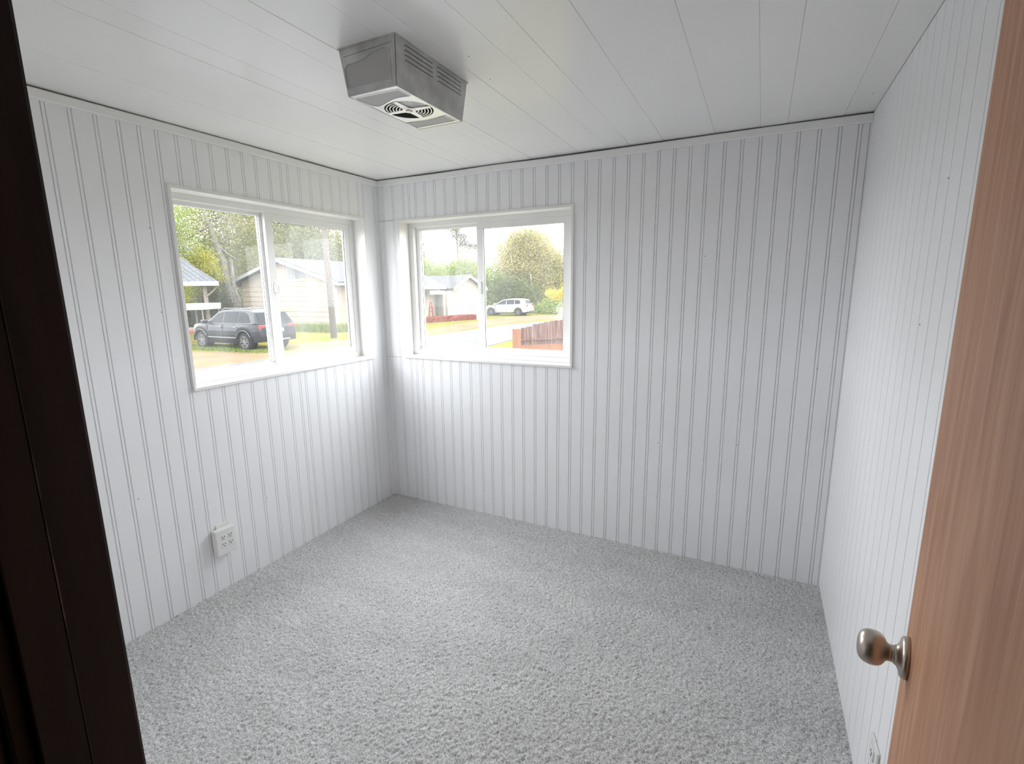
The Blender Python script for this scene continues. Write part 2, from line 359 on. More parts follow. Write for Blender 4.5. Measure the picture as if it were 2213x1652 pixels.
while right_edges[0] > YF+0.03: right_edges.insert(0, max(right_edges[0]-0.0795, YF))
if right_edges[0] > YF: right_edges.insert(0, YF)
ZTOP = H-0.012
back_edges[0] = -0.006; back_edges[-1] = W+0.006; left_edges[-1] = 0.006; right_edges[-1] = 0.006

wl = wall_backing('wall_left', TL, YF-0.12, 0.16, WIN1, 'white painted beadboard wall with the window beside the parked cars', th=0.13)
add_boards(wl, TL, left_edges, -0.011, ZTOP, WIN1)
wb = wall_backing('wall_back', TB, -0.012, W+0.012, WIN2, 'white painted beadboard wall facing the doorway with a slider window')
add_boards(wb, TB, [e for e in back_edges if e <= 0.139], -0.011, ZTOP, None, joints=(1.052, 1.984))
add_boards(wb, TB, [0.138]+[e for e in back_edges if e > 0.139], -0.011, ZTOP, WIN2)
wr = wall_backing('wall_right', TR, YF-0.12, 0.16, None, 'white beadboard wall without windows behind the open door')
add_boards(wr, TR, right_edges, -0.011, H-0.0005, bead=False)
ROUGH = (DOOR[0]-0.03, DOOR[1]+0.03, 0.0, DOOR[3]+0.03)
wf = wall_backing('wall_front', TF, -0.012, W+0.012, ROUGH, 'white beadboard wall with the doorway', th=0.085)
fe = [i*0.0791 for i in range(36)]
fe = [e for e in fe if e < W-0.02]+[W]
add_boards(wf, TF, fe, -0.011, H-0.0005, ROUGH)

cl = MB().box((-0.15, YF-0.12, H+0.012), (W+0.15, 0.16, H+0.10)).build('ceiling', M['backing'])
struct(cl, 'white glossy plank ceiling sloping nowhere with long running seams', 'ceiling')
cl['label'] = 'white glossy plank ceiling with long seams'
ce = [0.0, 0.165, 0.345, 0.523, 0.72, 0.829, 1.054, 1.16, 1.33, 1.442, 1.604, 1.722, 1.889, 2.132, 2.329, 2.439, 2.656, W]
for a, b in zip(ce, ce[1:]):
    g, e = 0.0011, 0.0022; dz = random.uniform(-0.0006, 0.0006)
    prof = [(a, H+0.012), (a, H+e), (a+g, H+dz), (b-g, H+dz), (b, H+e), (b, H+0.012)]
    MB().prism([(x, YF, z) for x, z in prof], (0, -YF+0.0, 0)).build('plank', M['ceiling'], cl)

fl = MB().box((-0.15, YF-0.12, -0.06), (W+0.15, 0.16, -0.012)).build('floor', M['hall_floor'])
struct(fl, 'floor slab under the grey carpet', 'floor')
# carpet: displaced pile surface
def carpet():
    st = 0.0046; nx = int(W/st)+1; ny = int((-YF)/st)+1
    xs = np.linspace(0.0, W, nx); ys = np.linspace(YF, 0.0, ny)
    def sm(a):
        return (a*4+np.roll(a, 1, 0)+np.roll(a, -1, 0)+np.roll(a, 1, 1)+np.roll(a, -1, 1))/8.0
    h = sm(rng.random((ny, nx)))
    l = sm(sm(sm(rng.random((ny, nx)))))
    l = (l-l.mean())/l.std()
    hz = (h-0.5)*0.0105+l*0.0010-0.001
    X, Y = np.meshgrid(xs, ys)
    jx = (rng.random((ny, nx))-.5)*st*0.7; jy = (rng.random((ny, nx))-.5)*st*0.7
    jx[:, 0] = jx[:, -1] = 0; jy[0] = jy[-1] = 0
    co = np.stack([X+jx, Y+jy, hz], -1).reshape(-1, 3).astype(np.float32)
    idx = np.arange(nx*ny).reshape(ny, nx)
    q = np.stack([idx[:-1, :-1], idx[:-1, 1:], idx[1:, 1:], idx[1:, :-1]], -1).reshape(-1, 4)
    me = bpy.data.meshes.new('carpet'); me.vertices.add(len(co)); me.vertices.foreach_set('co', co.ravel())
    me.loops.add(q.size); me.loops.foreach_set('vertex_index', q.ravel().astype(np.int32))
    me.polygons.add(len(q)); me.polygons.foreach_set('loop_start', np.arange(0, q.size, 4, dtype=np.int32))
    me.polygons.foreach_set('use_smooth', np.ones(len(q), dtype=bool))
    me.update(calc_edges=True); me.materials.append(M['carpet'])
    o = link(bpy.data.objects.new('carpet', me))
    tag(o, 'speckled grey wall-to-wall carpet with short pile', 'carpet', kind='stuff')
carpet()

# crown trim on the left and back wall
def crown(name, T, u0, u1, wob, label, gap=0.004):
    mb = MB(); n = 28; rows = []
    for i in range(n+1):
        u = u0+(u1-u0)*i/n; dz = wob(u)
        rows.append([T(u, 0.0, H-gap+dz), T(u, 0.013, H-gap+dz), T(u, 0.0165, H-gap-0.004+dz), T(u, 0.0165, H-0.036+dz), T(u, 0.012, H-0.0405+dz), T(u, 0.0, H-0.0405+dz)])
    v = [p for r in rows for p in r]; f = []
    for i in range(n):
        for j in range(6):
            f.append((i*6+j, i*6+(j+1) % 6, (i+1)*6+(j+1) % 6, (i+1)*6+j))
    f += [tuple(range(6)), tuple(range(n*6+5, n*6-1, -1))]
    o = mesh_obj(name, v, f, M['trim']); struct(o, label, 'trim'); return o
crown('trim_1', TL, YF, -0.0165, lambda u: -0.0015+0.0012*math.sin(u*4.1), 'narrow white crown trim along the wall with the car view window')
crown('trim_2', TB, 0.0, W-0.001, lambda u: -0.003+0.0022*math.sin(u*2.9+0.7)-0.004*math.exp(-((u-0.45)/0.25)**2)+0.003*math.exp(-((u-0.95)/0.15)**2)-0.004*max(0, u-2.4),
      'wavy white crown trim above the window with the fence view', gap=0.0045)

# nail heads left showing in the paint
def nail(px, py, P, n, wall, rad=0.0022):
    p = on_plane(px, py, P, n); n = Vector(n); a = n.orthogonal().normalized(); b = n.cross(a)
    MB().prism([p+(a*math.cos(t*math.pi/4)+b*math.sin(t*math.pi/4))*rad for t in range(8)], n*0.0006).build('nail_head', M['gasket'], wall)
for px, py in ((323, 493), (349, 675), (299, 1079), (752, 1040), (577, 1076)): nail(px, py, (0, 0, 0), (1, 0, 0), wl)
for px, py in ((1523, 554), (1593, 962), (1419, 1073), (1766, 797), (1423, 958)): nail(px, py, (0, 0, 0), (0, -1, 0), wb)
for px, py in ((2050, 385), (1988, 702)): nail(px, py, (W, 0, 0), (-1, 0, 0), wr)
for px, py in ((1013, 122), (1059, 171), (1886, 202)): nail(px, py, (0, 0, H), (0, 0, -1), cl)

# ------------------------------------------------------------------ windows
def window(name, T0, wd, ht, label, glass, glass_b):
    root = empty(name, T0(0, 0, 0)); struct(root, label, 'window')
    base = Vector(T0(0, 0, 0))
    T = lambda u, wv, v: tuple(Vector(T0(u, wv, v))-base)
    def ring(nm, u0, u1, v0, v1, bu, bv, w0, w1, m, parent, bevel=0.0015):
        mb = MB()
        for a, b, c, d in ((u0, u1, v0, v0+bv), (u0, u1, v1-bv, v1), (u0, u0+bu, v0+bv, v1-bv), (u1-bu, u1, v0+bv, v1-bv)):
            mb.box((a, w0, c), (b, w1, d), T)
        return mb.build(nm, m, parent, bevel=bevel)
    t = 0.015
    # painted lining boards, one each
    for nm, a, b, c, d in (('sill', 0, wd, 0, t), ('head', 0, wd, ht-t, ht), ('jamb', 0, t, t, ht-t), ('jamb', wd-t, wd, t, ht-t)):
        front = 0.016 if nm == 'sill' else 0.009
        MB().box((a, -0.10, c), (b, front, d), T).build(nm, M['lining'], root, bevel=0.0012)
    fw = 0.034
    ring('frame', t, wd-t, t, ht-t, fw+0.006, fw-0.004, -0.15, -0.088, M['vinyl'], root)
    # track lip on the frame sill
    MB().box((t+fw, -0.112, t+fw-0.004), (wd-t-fw, -0.106, t+fw+0.008), T).build('track', M['vinyl'], root)
    um = wd*0.437
    # fixed light, outboard
    fx = ring('fixed_sash', t+fw+0.004, um+0.03, t+fw-0.006, ht-t-fw+0.006, 0.036, 0.022, -0.145, -0.118, M['vinyl'], root)
    MB().box((t+fw+0.036, -0.133, t+fw+0.014), (um-0.002, -0.129, ht-t-fw-0.014), T).build('pane', glass, fx)
    ring('gasket', t+fw+0.038, um-0.003, t+fw+0.014, ht-t-fw-0.014, 0.004, 0.0015, -0.13, -0.126, M['gasket'], fx, 0)
    # sliding sash, inboard
    s0, s1 = um+0.012, wd-t-fw-0.002
    sl = ring('sliding_sash', s0, s1, t+fw-0.004, ht-t-fw+0.004, 0.046, 0.040, -0.117, -0.092, M['vinyl'], root)
    MB().box((s0+0.044, -0.106, t+fw+0.034), (s1-0.044, -0.102, ht-t-fw-0.034), T).build('pane', glass_b, sl)
    ring('gasket', s0+0.045, s1-0.045, t+fw+0.0355, ht-t-fw-0.0355, 0.004, 0.0012, -0.102, -0.098, M['gasket'], sl, 0)
    # lock on the meeting stile
    mb = MB().box((s0+0.004, -0.092, ht*0.47), (s0+0.026, -0.083, ht*0.47+0.075), T).box((s0+0.012, -0.083, ht*0.47+0.018), (s0+0.020, -0.066, ht*0.47+0.06), T)
    lk = mb.build('latch', M['plastic'], sl, bevel=0.002)
    pts = [T(s0+0.022, -0.083, ht*0.47+0.012), T(s0+0.032, -0.07, ht*0.47+0.016), T(s0+0.032, -0.07, ht*0.47+0.062), T(s0+0.022, -0.083, ht*0.47+0.066)]
    MB().tube(pts, 0.0028, 8).build('pull', M['plastic'], lk, smooth=True)
    return root
window('window_1', lambda u, wv, v: (wv, WIN1[0]+u, WIN1[2]+v), WIN1[1]-WIN1[0], WIN1[3]-WIN1[2],
       'white slider window looking onto the charcoal SUV', M['glass1'], M['glass1b'])
window('window_2', lambda u, wv, v: (WIN2[0]+u, -wv, WIN2[2]+v), WIN2[1]-WIN2[0], WIN2[3]-WIN2[2],
       'white slider window looking onto the white car and red fence', M['glass2'], M['glass2'])

# ------------------------------------------------------------------ doorway, door, hall
YO = YF-0.012-0.085                                   # outer face of the door wall
jl = MB().box((DOOR[0]-0.029, YO-0.004, 0), (DOOR[0], YF+0.004, DOOR[3]+0.03)).build('trim_3', M['dark_wood'], bevel=0.004)
struct(jl, 'dark brown wooden jamb on the latch side of the doorway', 'door frame')
MB().box((DOOR[0], YF-0.084, 0), (DOOR[0]+0.011, YF-0.047, DOOR[3])).build('door_stop', M['dark_wood'], jl, bevel=0.002)
MB().box((DOOR[0]+0.0102, YF-0.0475, 0), (DOOR[0]+0.0115, YF-0.0462, DOOR[3])).build('worn_edge', M['worn'], jl)
jr = MB().box((DOOR[1], YO-0.004, 0), (DOOR[1]+0.029, YF+0.004, DOOR[3]+0.029)).build('trim_4', M['dark_wood'], bevel=0.004)
struct(jr, 'dark brown wooden jamb on the hinge side of the doorway', 'door frame')
jh = MB().box((DOOR[0], YO-0.004, DOOR[3]), (DOOR[1], YF+0.004, DOOR[3]+0.03)).build('trim_5', M['dark_wood'], bevel=0.004)
struct(jh, 'dark brown wooden head of the doorway', 'door frame')
cas = MB().box((DOOR[0]-0.085, YO-0.018, 0), (DOOR[0]-0.006, YO-0.004, DOOR[3]+0.085)).build('trim_6', M['dark_wood'], bevel=0.003)
struct(cas, 'dark brown casing on the hall side of the doorway', 'door frame')

# the open door: hinge at the room side of the right jamb, free edge towards the right wall
HX, HY = 2.543, -2.507
EX, EY = 2.6615, -1.7566
dl = math.hypot(EX-HX, EY-HY); da = math.atan2(EY-HY, EX-HX)
droot = empty('door_1', (HX, HY, 0.0), da)
struct(droot, 'open reddish brown veneered flush door with a satin nickel knob', 'door')
slab = MB().box((0.0, -0.035, 0.018), (dl, 0.0, 2.018)).build('slab', M['door'], droot, bevel=0.0015)
nrm = Vector((-math.sin(da), math.cos(da), 0))
kp = on_plane(1960, 1397, (HX, HY, 0), nrm)
KZ = kp.z
kx = dl-0.058
prof = [(r*1.05, h*1.05) for r, h in [(0.0325, 0), (0.0325, 0.005), (0.0315, 0.008), (0.0285, 0.0102), (0.0215, 0.0118), (0.0165, 0.0145), (0.0140, 0.0185), (0.0140, 0.0187),
        (0.0131, 0.019), (0.0131, 0.0262), (0.0142, 0.0266), (0.0146, 0.0280), (0.0185, 0.0300), (0.0230, 0.0333), (0.0260, 0.0380), (0.0275, 0.0440), (0.0273, 0.0500), (0.0258, 0.0562),
        (0.0226, 0.0615), (0.0172, 0.0651), (0.0105, 0.0668), (0.0, 0.0673)]]
kb = MB().lathe(prof, 40, lambda x, y, z: (kx+x, z, KZ+y)).build('knob', M['nickel'], droot, smooth=True)
kb['label'] = 'satin nickel egg-shaped knob with round rose'
MB().lathe([(r, -0.035-h) for r, h in prof], 28, lambda x, y, z: (kx+x, z, KZ+y)).build('knob', M['nickel'], droot, smooth=True)
MB().box((dl-0.001, -0.029, KZ-0.028), (dl+0.0012, -0.006, KZ+0.028)).build('latch_plate', M['nickel'], droot)
for hz in (0.22, 1.02, 1.82):
    MB().lathe([(0.006, 0), (0.006, 0.09)], 10, lambda x, y, z: (x-0.004, y+0.005, hz+z)).build('hinge', M['nickel'], droot)

# unlit, unseen hall behind the camera, added to block sky light at the doorway
def hbox(name, a, b, m, label, cat):
    struct(MB().box(a, b).build(name, m), label, cat)
hbox('unseen_hall_wall_1', (0.6, -4.3, -0.06), (0.7, YO-0.002, 2.4), M['hall'], 'unseen hall side wall to the left of the doorway', 'wall')
hbox('unseen_hall_wall_2', (3.2, -4.3, -0.06), (3.3, YO-0.002, 2.4), M['hall'], 'unseen hall side wall to the right of the doorway', 'wall')
hbox('unseen_hall_wall_3', (0.6, -4.4, -0.06), (3.3, -4.3, 2.4), M['hall'], 'unseen hall wall opposite the doorway', 'wall')
hbox('unseen_hall_wall_4', (W+0.012, YO-0.01, -0.06), (3.3, YO+0.09, 2.4), M['hall'], 'unseen hall wall stub beside the room', 'wall')
hbox('unseen_hall_ceiling', (0.6, -4.4, 2.3), (3.3, YO-0.002, 2.4), M['hall'], 'unseen hall ceiling', 'ceiling')
hbox('unseen_hall_floor', (0.6, -4.4, -0.06), (3.3, YO-0.02, -0.002), M['hall_floor'], 'unseen dark wooden hall floor', 'floor')

# ------------------------------------------------------------------ ceiling heater
def heater():
    root = empty('ceiling_heater', (1.29, -1.305, H)); O = Vector((1.29, -1.305, H))
    tag(root, 'galvanised box ceiling heater with a round fan grille underneath', 'heater')
    x0, x1, y0, y1 = 1.166, 1.386, -1.480, -1.082        # at the ceiling
    a0, a1, b0, b1 = 1.197, 1.386, -1.484, -1.122        # at the bottom
    D = 0.142; zb = H-D
    def L(x, y, z): return Vector((x, y, z))-O
    def side(p, q):                                       # interpolated corner
        return None
    top = [L(x0, y0, H), L(x1, y0, H), L(x1, y1, H), L(x0, y1, H)]
    bot = [L(a0, b0, zb), L(a1, b0, zb), L(a1, b1, zb), L(a0, b1, zb)]
    # housing: four sheet-metal sides, open below
    mb = MB(); t = 0.004
    def inset(ps, d):
        c = sum(ps, Vector())/4; return [p+Vector((math.copysign(d, (c-p).x), math.copysign(d, (c-p).y), 0)) for p in ps]
    ti, bi = inset(top, t), inset(bot, t)
    v = top+bot+ti+bi
    f = []
    for i in range(4):
        j = (i+1) % 4
        f += [(i, j, 4+j, 4+i), (8+i, 12+i, 12+j, 8+j), (4+i, 4+j, 12+j, 12+i), (i, 8+i, 8+j, j)]
    mb.add(v, f); hs = mb.build('housing', M['galv'], root, bevel=0.0012)
    # flange and seams along the ceiling
    MB().box(L(x0-0.003, y0-0.003, H-0.0035), L(x1+0.003, y1+0.003, H-0.0004)).build('flange', M['galv'], root)
    MB().tube([L(x1, y0, H-0.004), L(a1, b0, zb+0.001)], 0.0008, 6).build('corner_seam', M['slot'], hs)
    # end face: frosted lens with a wavy top edge
    def E(x, z, o=0.0):                                    # point on the end face
        s = (H-z)/D; return L(x, y0+(b0-y0)*s-o, z)
    N = 24; lo = []
    xa, xb = 1.190, 1.361
    for i in range(N+1):
        k = i/N; x = xa+(xb-xa)*k
        zt = H-0.052+0.020*(1/(1+math.exp(-(k-0.55)*11)))
        edge = min(k, 1-k)
        if edge < 0.09: zt -= 0.011*(1-edge/0.09)**2
        lo.append((x, zt))
    poly = [(1.200, zb+0.022), (1.367, zb+0.020)]+lo[::-1]
    def sheet(pts, fn, o1, o2, nm, m, par):
        n = len(pts); vs = [fn(*p, o1) for p in pts]+[fn(*p, o2) for p in pts]
        fs = [tuple(range(n)), tuple(range(2*n-1, n-1, -1))]+[(i, (i+1) % n, n+(i+1) % n, n+i) for i in range(n)]
        return mesh_obj(nm, vs, fs, m, par)
    def frame(pts, fn, wd, o1, o2, nm, m, par):            # raised pressed rim around an outline
        c = (sum(p[0] for p in pts)/len(pts), sum(p[1] for p in pts)/len(pts)); n = len(pts); vs = []
        for k, o in ((1.0, o2), (1.0, o1), (1+wd, o1*1.0), (1+wd*1.9, 0.0)):
            vs += [fn(c[0]+(p[0]-c[0])*k, c[1]+(p[1]-c[1])*k, o) for p in pts]
        fs = []
        for r in range(3):
            fs += [(r*n+i, r*n+(i+1) % n, (r+1)*n+(i+1) % n, (r+1)*n+i) for i in range(n)]
        return mesh_obj(nm, vs, fs, m, par, smooth=False)
    sheet(poly, E, 0.0004, -0.002, 'lens', M['lens'], root)
    frame(poly, E, 0.035, 0.0035, 0.0003, 'lens_rim', M['galv'], root)
    MB().prism([E(1.185, H-0.026, 0.0006), E(1.372, H-0.0215, 0.0006), E(1.372, H-0.0221, 0.0006), E(1.185, H-0.0266, 0.0006)], (0, 0.002, 0)).build('crease', M['slot'], hs)
    # side face: two banks of four louvre slots
    for ya, yb in ((-1.438, -1.297), (-1.271, -1.126)):
        for k in range(4):
            z = H-0.0165-k*0.0137
            lv = MB().prism([L(x1-0.001, ya, z), L(x1+0.0016, ya, z-0.001), L(x1+0.0005, ya, z-0.0075)], (0, yb-ya, 0)).build('louvre', M['galv'], root)
            MB().box(L(x1-0.001, ya+0.001, z-0.0009), L(x1+0.0019, yb-0.001, z+0.0010)).build('slot', M['slot'], lv)
    # underside: bright plate with a fan grille between two lenses
    cx, cy, R = 1.291, -1.303, 0.081
    mb = MB(); seg = 64
    pl = zb+0.001; outer = []
    ring = []
    for j in range(seg):
        tt = 2*math.pi*j/seg; dx, dy = math.cos(tt), math.sin(tt)
        ring.append((cx+R*dx, cy+R*dy))
        kx_ = ((a1-cx-0.002) if dx > 0 else (cx-a0-0.002))/max(abs(dx), 1e-6); ky_ = ((b1-cy-0.002) if dy > 0 else (cy-b0-0.002))/max(abs(dy), 1e-6)
        k = min(kx_, ky_); outer.append((cx+k*dx, cy+k*dy))
    vs = [L(x, y, pl) for x, y in ring]+[L(x, y, pl) for x, y in outer]+[L(x, y, pl+0.01) for x, y in ring]
    fs = [(j, (j+1) % seg, seg+(j+1) % seg, seg+j) for j in range(seg)]+[(j, (j+1) % seg, 2*seg+(j+1) % seg, 2*seg+j) for j in range(seg)]
    # outer corners
    plate = mesh_obj('bottom_plate', vs, fs, M['chrome'], root)
    for px, py in ((a0+0.002, b0+0.002), (a1-0.002, b0+0.002), (a1-0.002, b1-0.002), (a0+0.002, b1-0.002)):
        MB().box(L(px-0.012 if px > cx else px, py-0.012 if py > cy else py, pl+0.0002), L(px if px > cx else px+0.012, py if py > cy else py+0.012, pl+0.001)).build('plate_corner', M['chrome'], plate)
    MB().lathe([(R+0.002, zb+0.035-H), (R+0.002, zb+0.04-H)], 32, lambda x, y, z: (x+cx-O.x, y+cy-O.y, z)).build('fan_well', M['slot'], root)
    def pos(r, t, z): return L(cx+r*math.cos(t), cy+r*math.sin(t), z)
    gr = None
    # spokes (X shape) and hub
    mb = MB()
    for k in range(4):
        t = math.radians(k*90+4); w1, w2 = 0.012, 0.0065
        d = Vector((math.cos(t), math.sin(t), 0)); n = Vector((-d.y, d.x, 0)); c = L(cx, cy, 0)
        poly = [c+d*0.014+n*w1, c+d*(R+0.001)+n*w2, c+d*(R+0.001)-n*w2, c+d*0.014-n*w1]
        mb.prism([p+Vector((0, 0, pl-0.0015)) for p in poly], (0, 0, 0.004))
    mb.lathe([(0.023, pl-0.002-H), (0.023, pl+0.003-H)], 28, lambda x, y, z: (x+cx-O.x, y+cy-O.y, z))
    gr = mb.build('fan_grille', M['chrome'], root)
    for q, (t0, t1) in enumerate(((12, 82), (102, 172), (192, 262), (282, 352))):
        def arc(r, wd_, z0, z1, nm, m):
            vs = []; fs = []; n = 14
            for i in range(n+1):
                t = math.radians(t0-4+(t1-t0+8)*i/n)
                vs += [pos(r, t, z0), pos(r+wd_, t, z0), pos(r+wd_, t, z1), pos(r, t, z1)]
            for i in range(n):
                fs += [(i*4+j, i*4+(j+1) % 4, i*4+4+(j+1) % 4, i*4+4+j) for j in range(4)]
            mesh_obj(nm, vs, fs, m, gr)
        if q == 3: arc(0.026, R-0.027, pl+0.002, pl+0.005, 'grille_panel', M['galv'])
        else:
            for k in range(5):
                arc(0.030+k*0.0105, 0.0034 if q != 1 else 0.0018, pl-0.001, pl+0.003, 'grille_bar', M['chrome'] if q != 1 else M['slot'])
    MB().box(L(cx-0.008, cy-0.009, pl-0.0045), L(cx+0.008, cy+0.009, pl)).build('hub_badge', M['nickel'], gr, bevel=0.001)
    MB().box(L(cx-0.0045, cy-0.0055, pl-0.0052), L(cx+0.0045, cy+0.0055, pl-0.004)).build('badge_inset', M['chrome'], gr)
    def Bt(x, y, o=0.0): return L(x, y, pl-o)
    near = [(1.206, -1.466), (1.372, -1.458), (1.372, -1.402)]+[(1.372-(1.372-1.215)*k/12, -1.402+0.010*math.sin(k/12*math.pi*1.6)*(-1)-0.0+0.012*(k/12)) for k in range(1, 12)]+[(1.212, -1.398)]
    far = [(1.206, -1.206)]+[(1.206+(1.366-1.206)*k/10, -1.206+0.012*math.sin(k/10*math.pi)) for k in range(1, 10)]+[(1.366, -1.203), (1.373, -1.146), (1.203, -1.146)]
    for o in (near, far):
        sheet(o, Bt, 0.0008, -0.002, 'bottom_lens', M['lens'], root)
        frame(o, Bt, 0.03, 0.0022, 0.0004, 'bottom_lens_rim', M['chrome'], root)
heater()

# ------------------------------------------------------------------ wall outlets
def outlet_tap():
    y0, y1, z0, z1, d = -1.383, -1.282, 0.203, 0.338, 0.040
    O = Vector((0, (y0+y1)/2, z0)); root = empty('outlet_adapter', O)
    tag(root, 'chunky white plug adapter over a socket below the window', 'outlet')
    B = lambda a, b, nm, m, par, bv=0: MB().box(Vector(a)-O, Vector(b)-O).build(nm, m, par, bevel=bv)
    B((0.0, y0+0.028, z0+0.01), (0.006, y1-0.004, z1+0.018), 'wall_plate', M['plastic'], root, 0.002)
    B((0.005, y0, z0), (d, y1, z1), 'body', M['plastic'], root, 0.004)
    for iy in (0, 1):
        for iz in (0, 1):
            yc = y0+0.038+iy*0.036; zc = z0+0.055+iz*0.038
            fc = B((d-0.001, yc-0.013, zc-0.014), (d+0.0012, yc+0.013, zc+0.014), 'socket', M['plastic'], root, 0.001)
            for dy, dz, a, b in ((-0.006, 0.004, 0.0015, 0.0042), (0.006, 0.004, 0.0015, 0.0042), (0.0, -0.007, 0.0025, 0.0025)):
                B((d+0.0008, yc+dy-a, zc+dz-b), (d+0.0016, yc+dy+a, zc+dz+b), 'slot', M['slot'], fc)
outlet_tap()
def outlet_plate():
    y0, y1, z0, z1 = -1.326, -1.245, 0.160, 0.281
    O = Vector((W, (y0+y1)/2, z0)); root = empty('wall_outlet', O)
    tag(root, 'flat white wall outlet low on the wall beside the open door', 'outlet')
    B = lambda a, b, nm, m, par, bv=0: MB().box(Vector(a)-O, Vector(b)-O).build(nm, m, par, bevel=bv)
    B((W-0.0075, y0, z0), (W-0.0005, y1, z1), 'plate', M['plastic'], root, 0.002)
    for zc in (z0+0.036, z0+0.086):
        fc = B((W-0.011, (y0+y1)/2-0.017, zc-0.016), (W-0.007, (y0+y1)/2+0.017, zc+0.016), 'receptacle', M['plastic'], root, 0.002)
        for dy, dz, a, b in ((-0.006, 0.004, 0.0013, 0.0042), (0.006, 0.004, 0.0013, 0.0042), (0.0, -0.008, 0.0025, 0.0025)):
            B((W-0.0116, (y0+y1)/2+dy-a, zc+dz-b), (W-0.0108, (y0+y1)/2+dy+a, zc+dz+b), 'slot', M['slot'], fc)
outlet_plate()

# ------------------------------------------------------------------ outdoors: ground
def flat(name, pts, z, m, label, cat, th=0.05):
    o = MB().prism([(x, y, z-th) for x, y in pts], (0, 0, th)).build(name, m)
    tag(o, label, cat, kind='structure'); return o
flat('ground', [(-140, -60), (60, -60), (60, 160), (-140, 160)], G, M['grass'], 'rough yellowish green grass ground outside', 'ground', 0.2)
flat('ground_dirt', [(-20.6, -20), (-13.0, -20), (-13.3, 19.0), (-14.4, 27.4), (-13.0, 36), (-6, 46), (-9, 50), (-18, 37.5), (-17.3, 28), (-15.9, 18), (-17.6, 12.5), (-17.9, 9.8), (-20.6, 9.2)],
     G+0.012, M['dirt'], 'strip of bare tan dirt along the gravel road', 'dirt', 0.012)
flat('road', [(-14.5, -20), (-0.6, -20), (-0.6, 4.0), (-6.5, 8.0), (-8.0, 14.1), (-8.4, 18.9), (-7.0, 27), (-1.0, 40), (-4.0, 44), (-11.5, 36), (-13.6, 27.6), (-13.4, 19.2), (-13.6, 12.0)],  # unseen part beside the house widened to neutralise the green bounce light
     G+0.024, M['gravel'], 'grey gravel road passing both windows', 'road', 0.024)

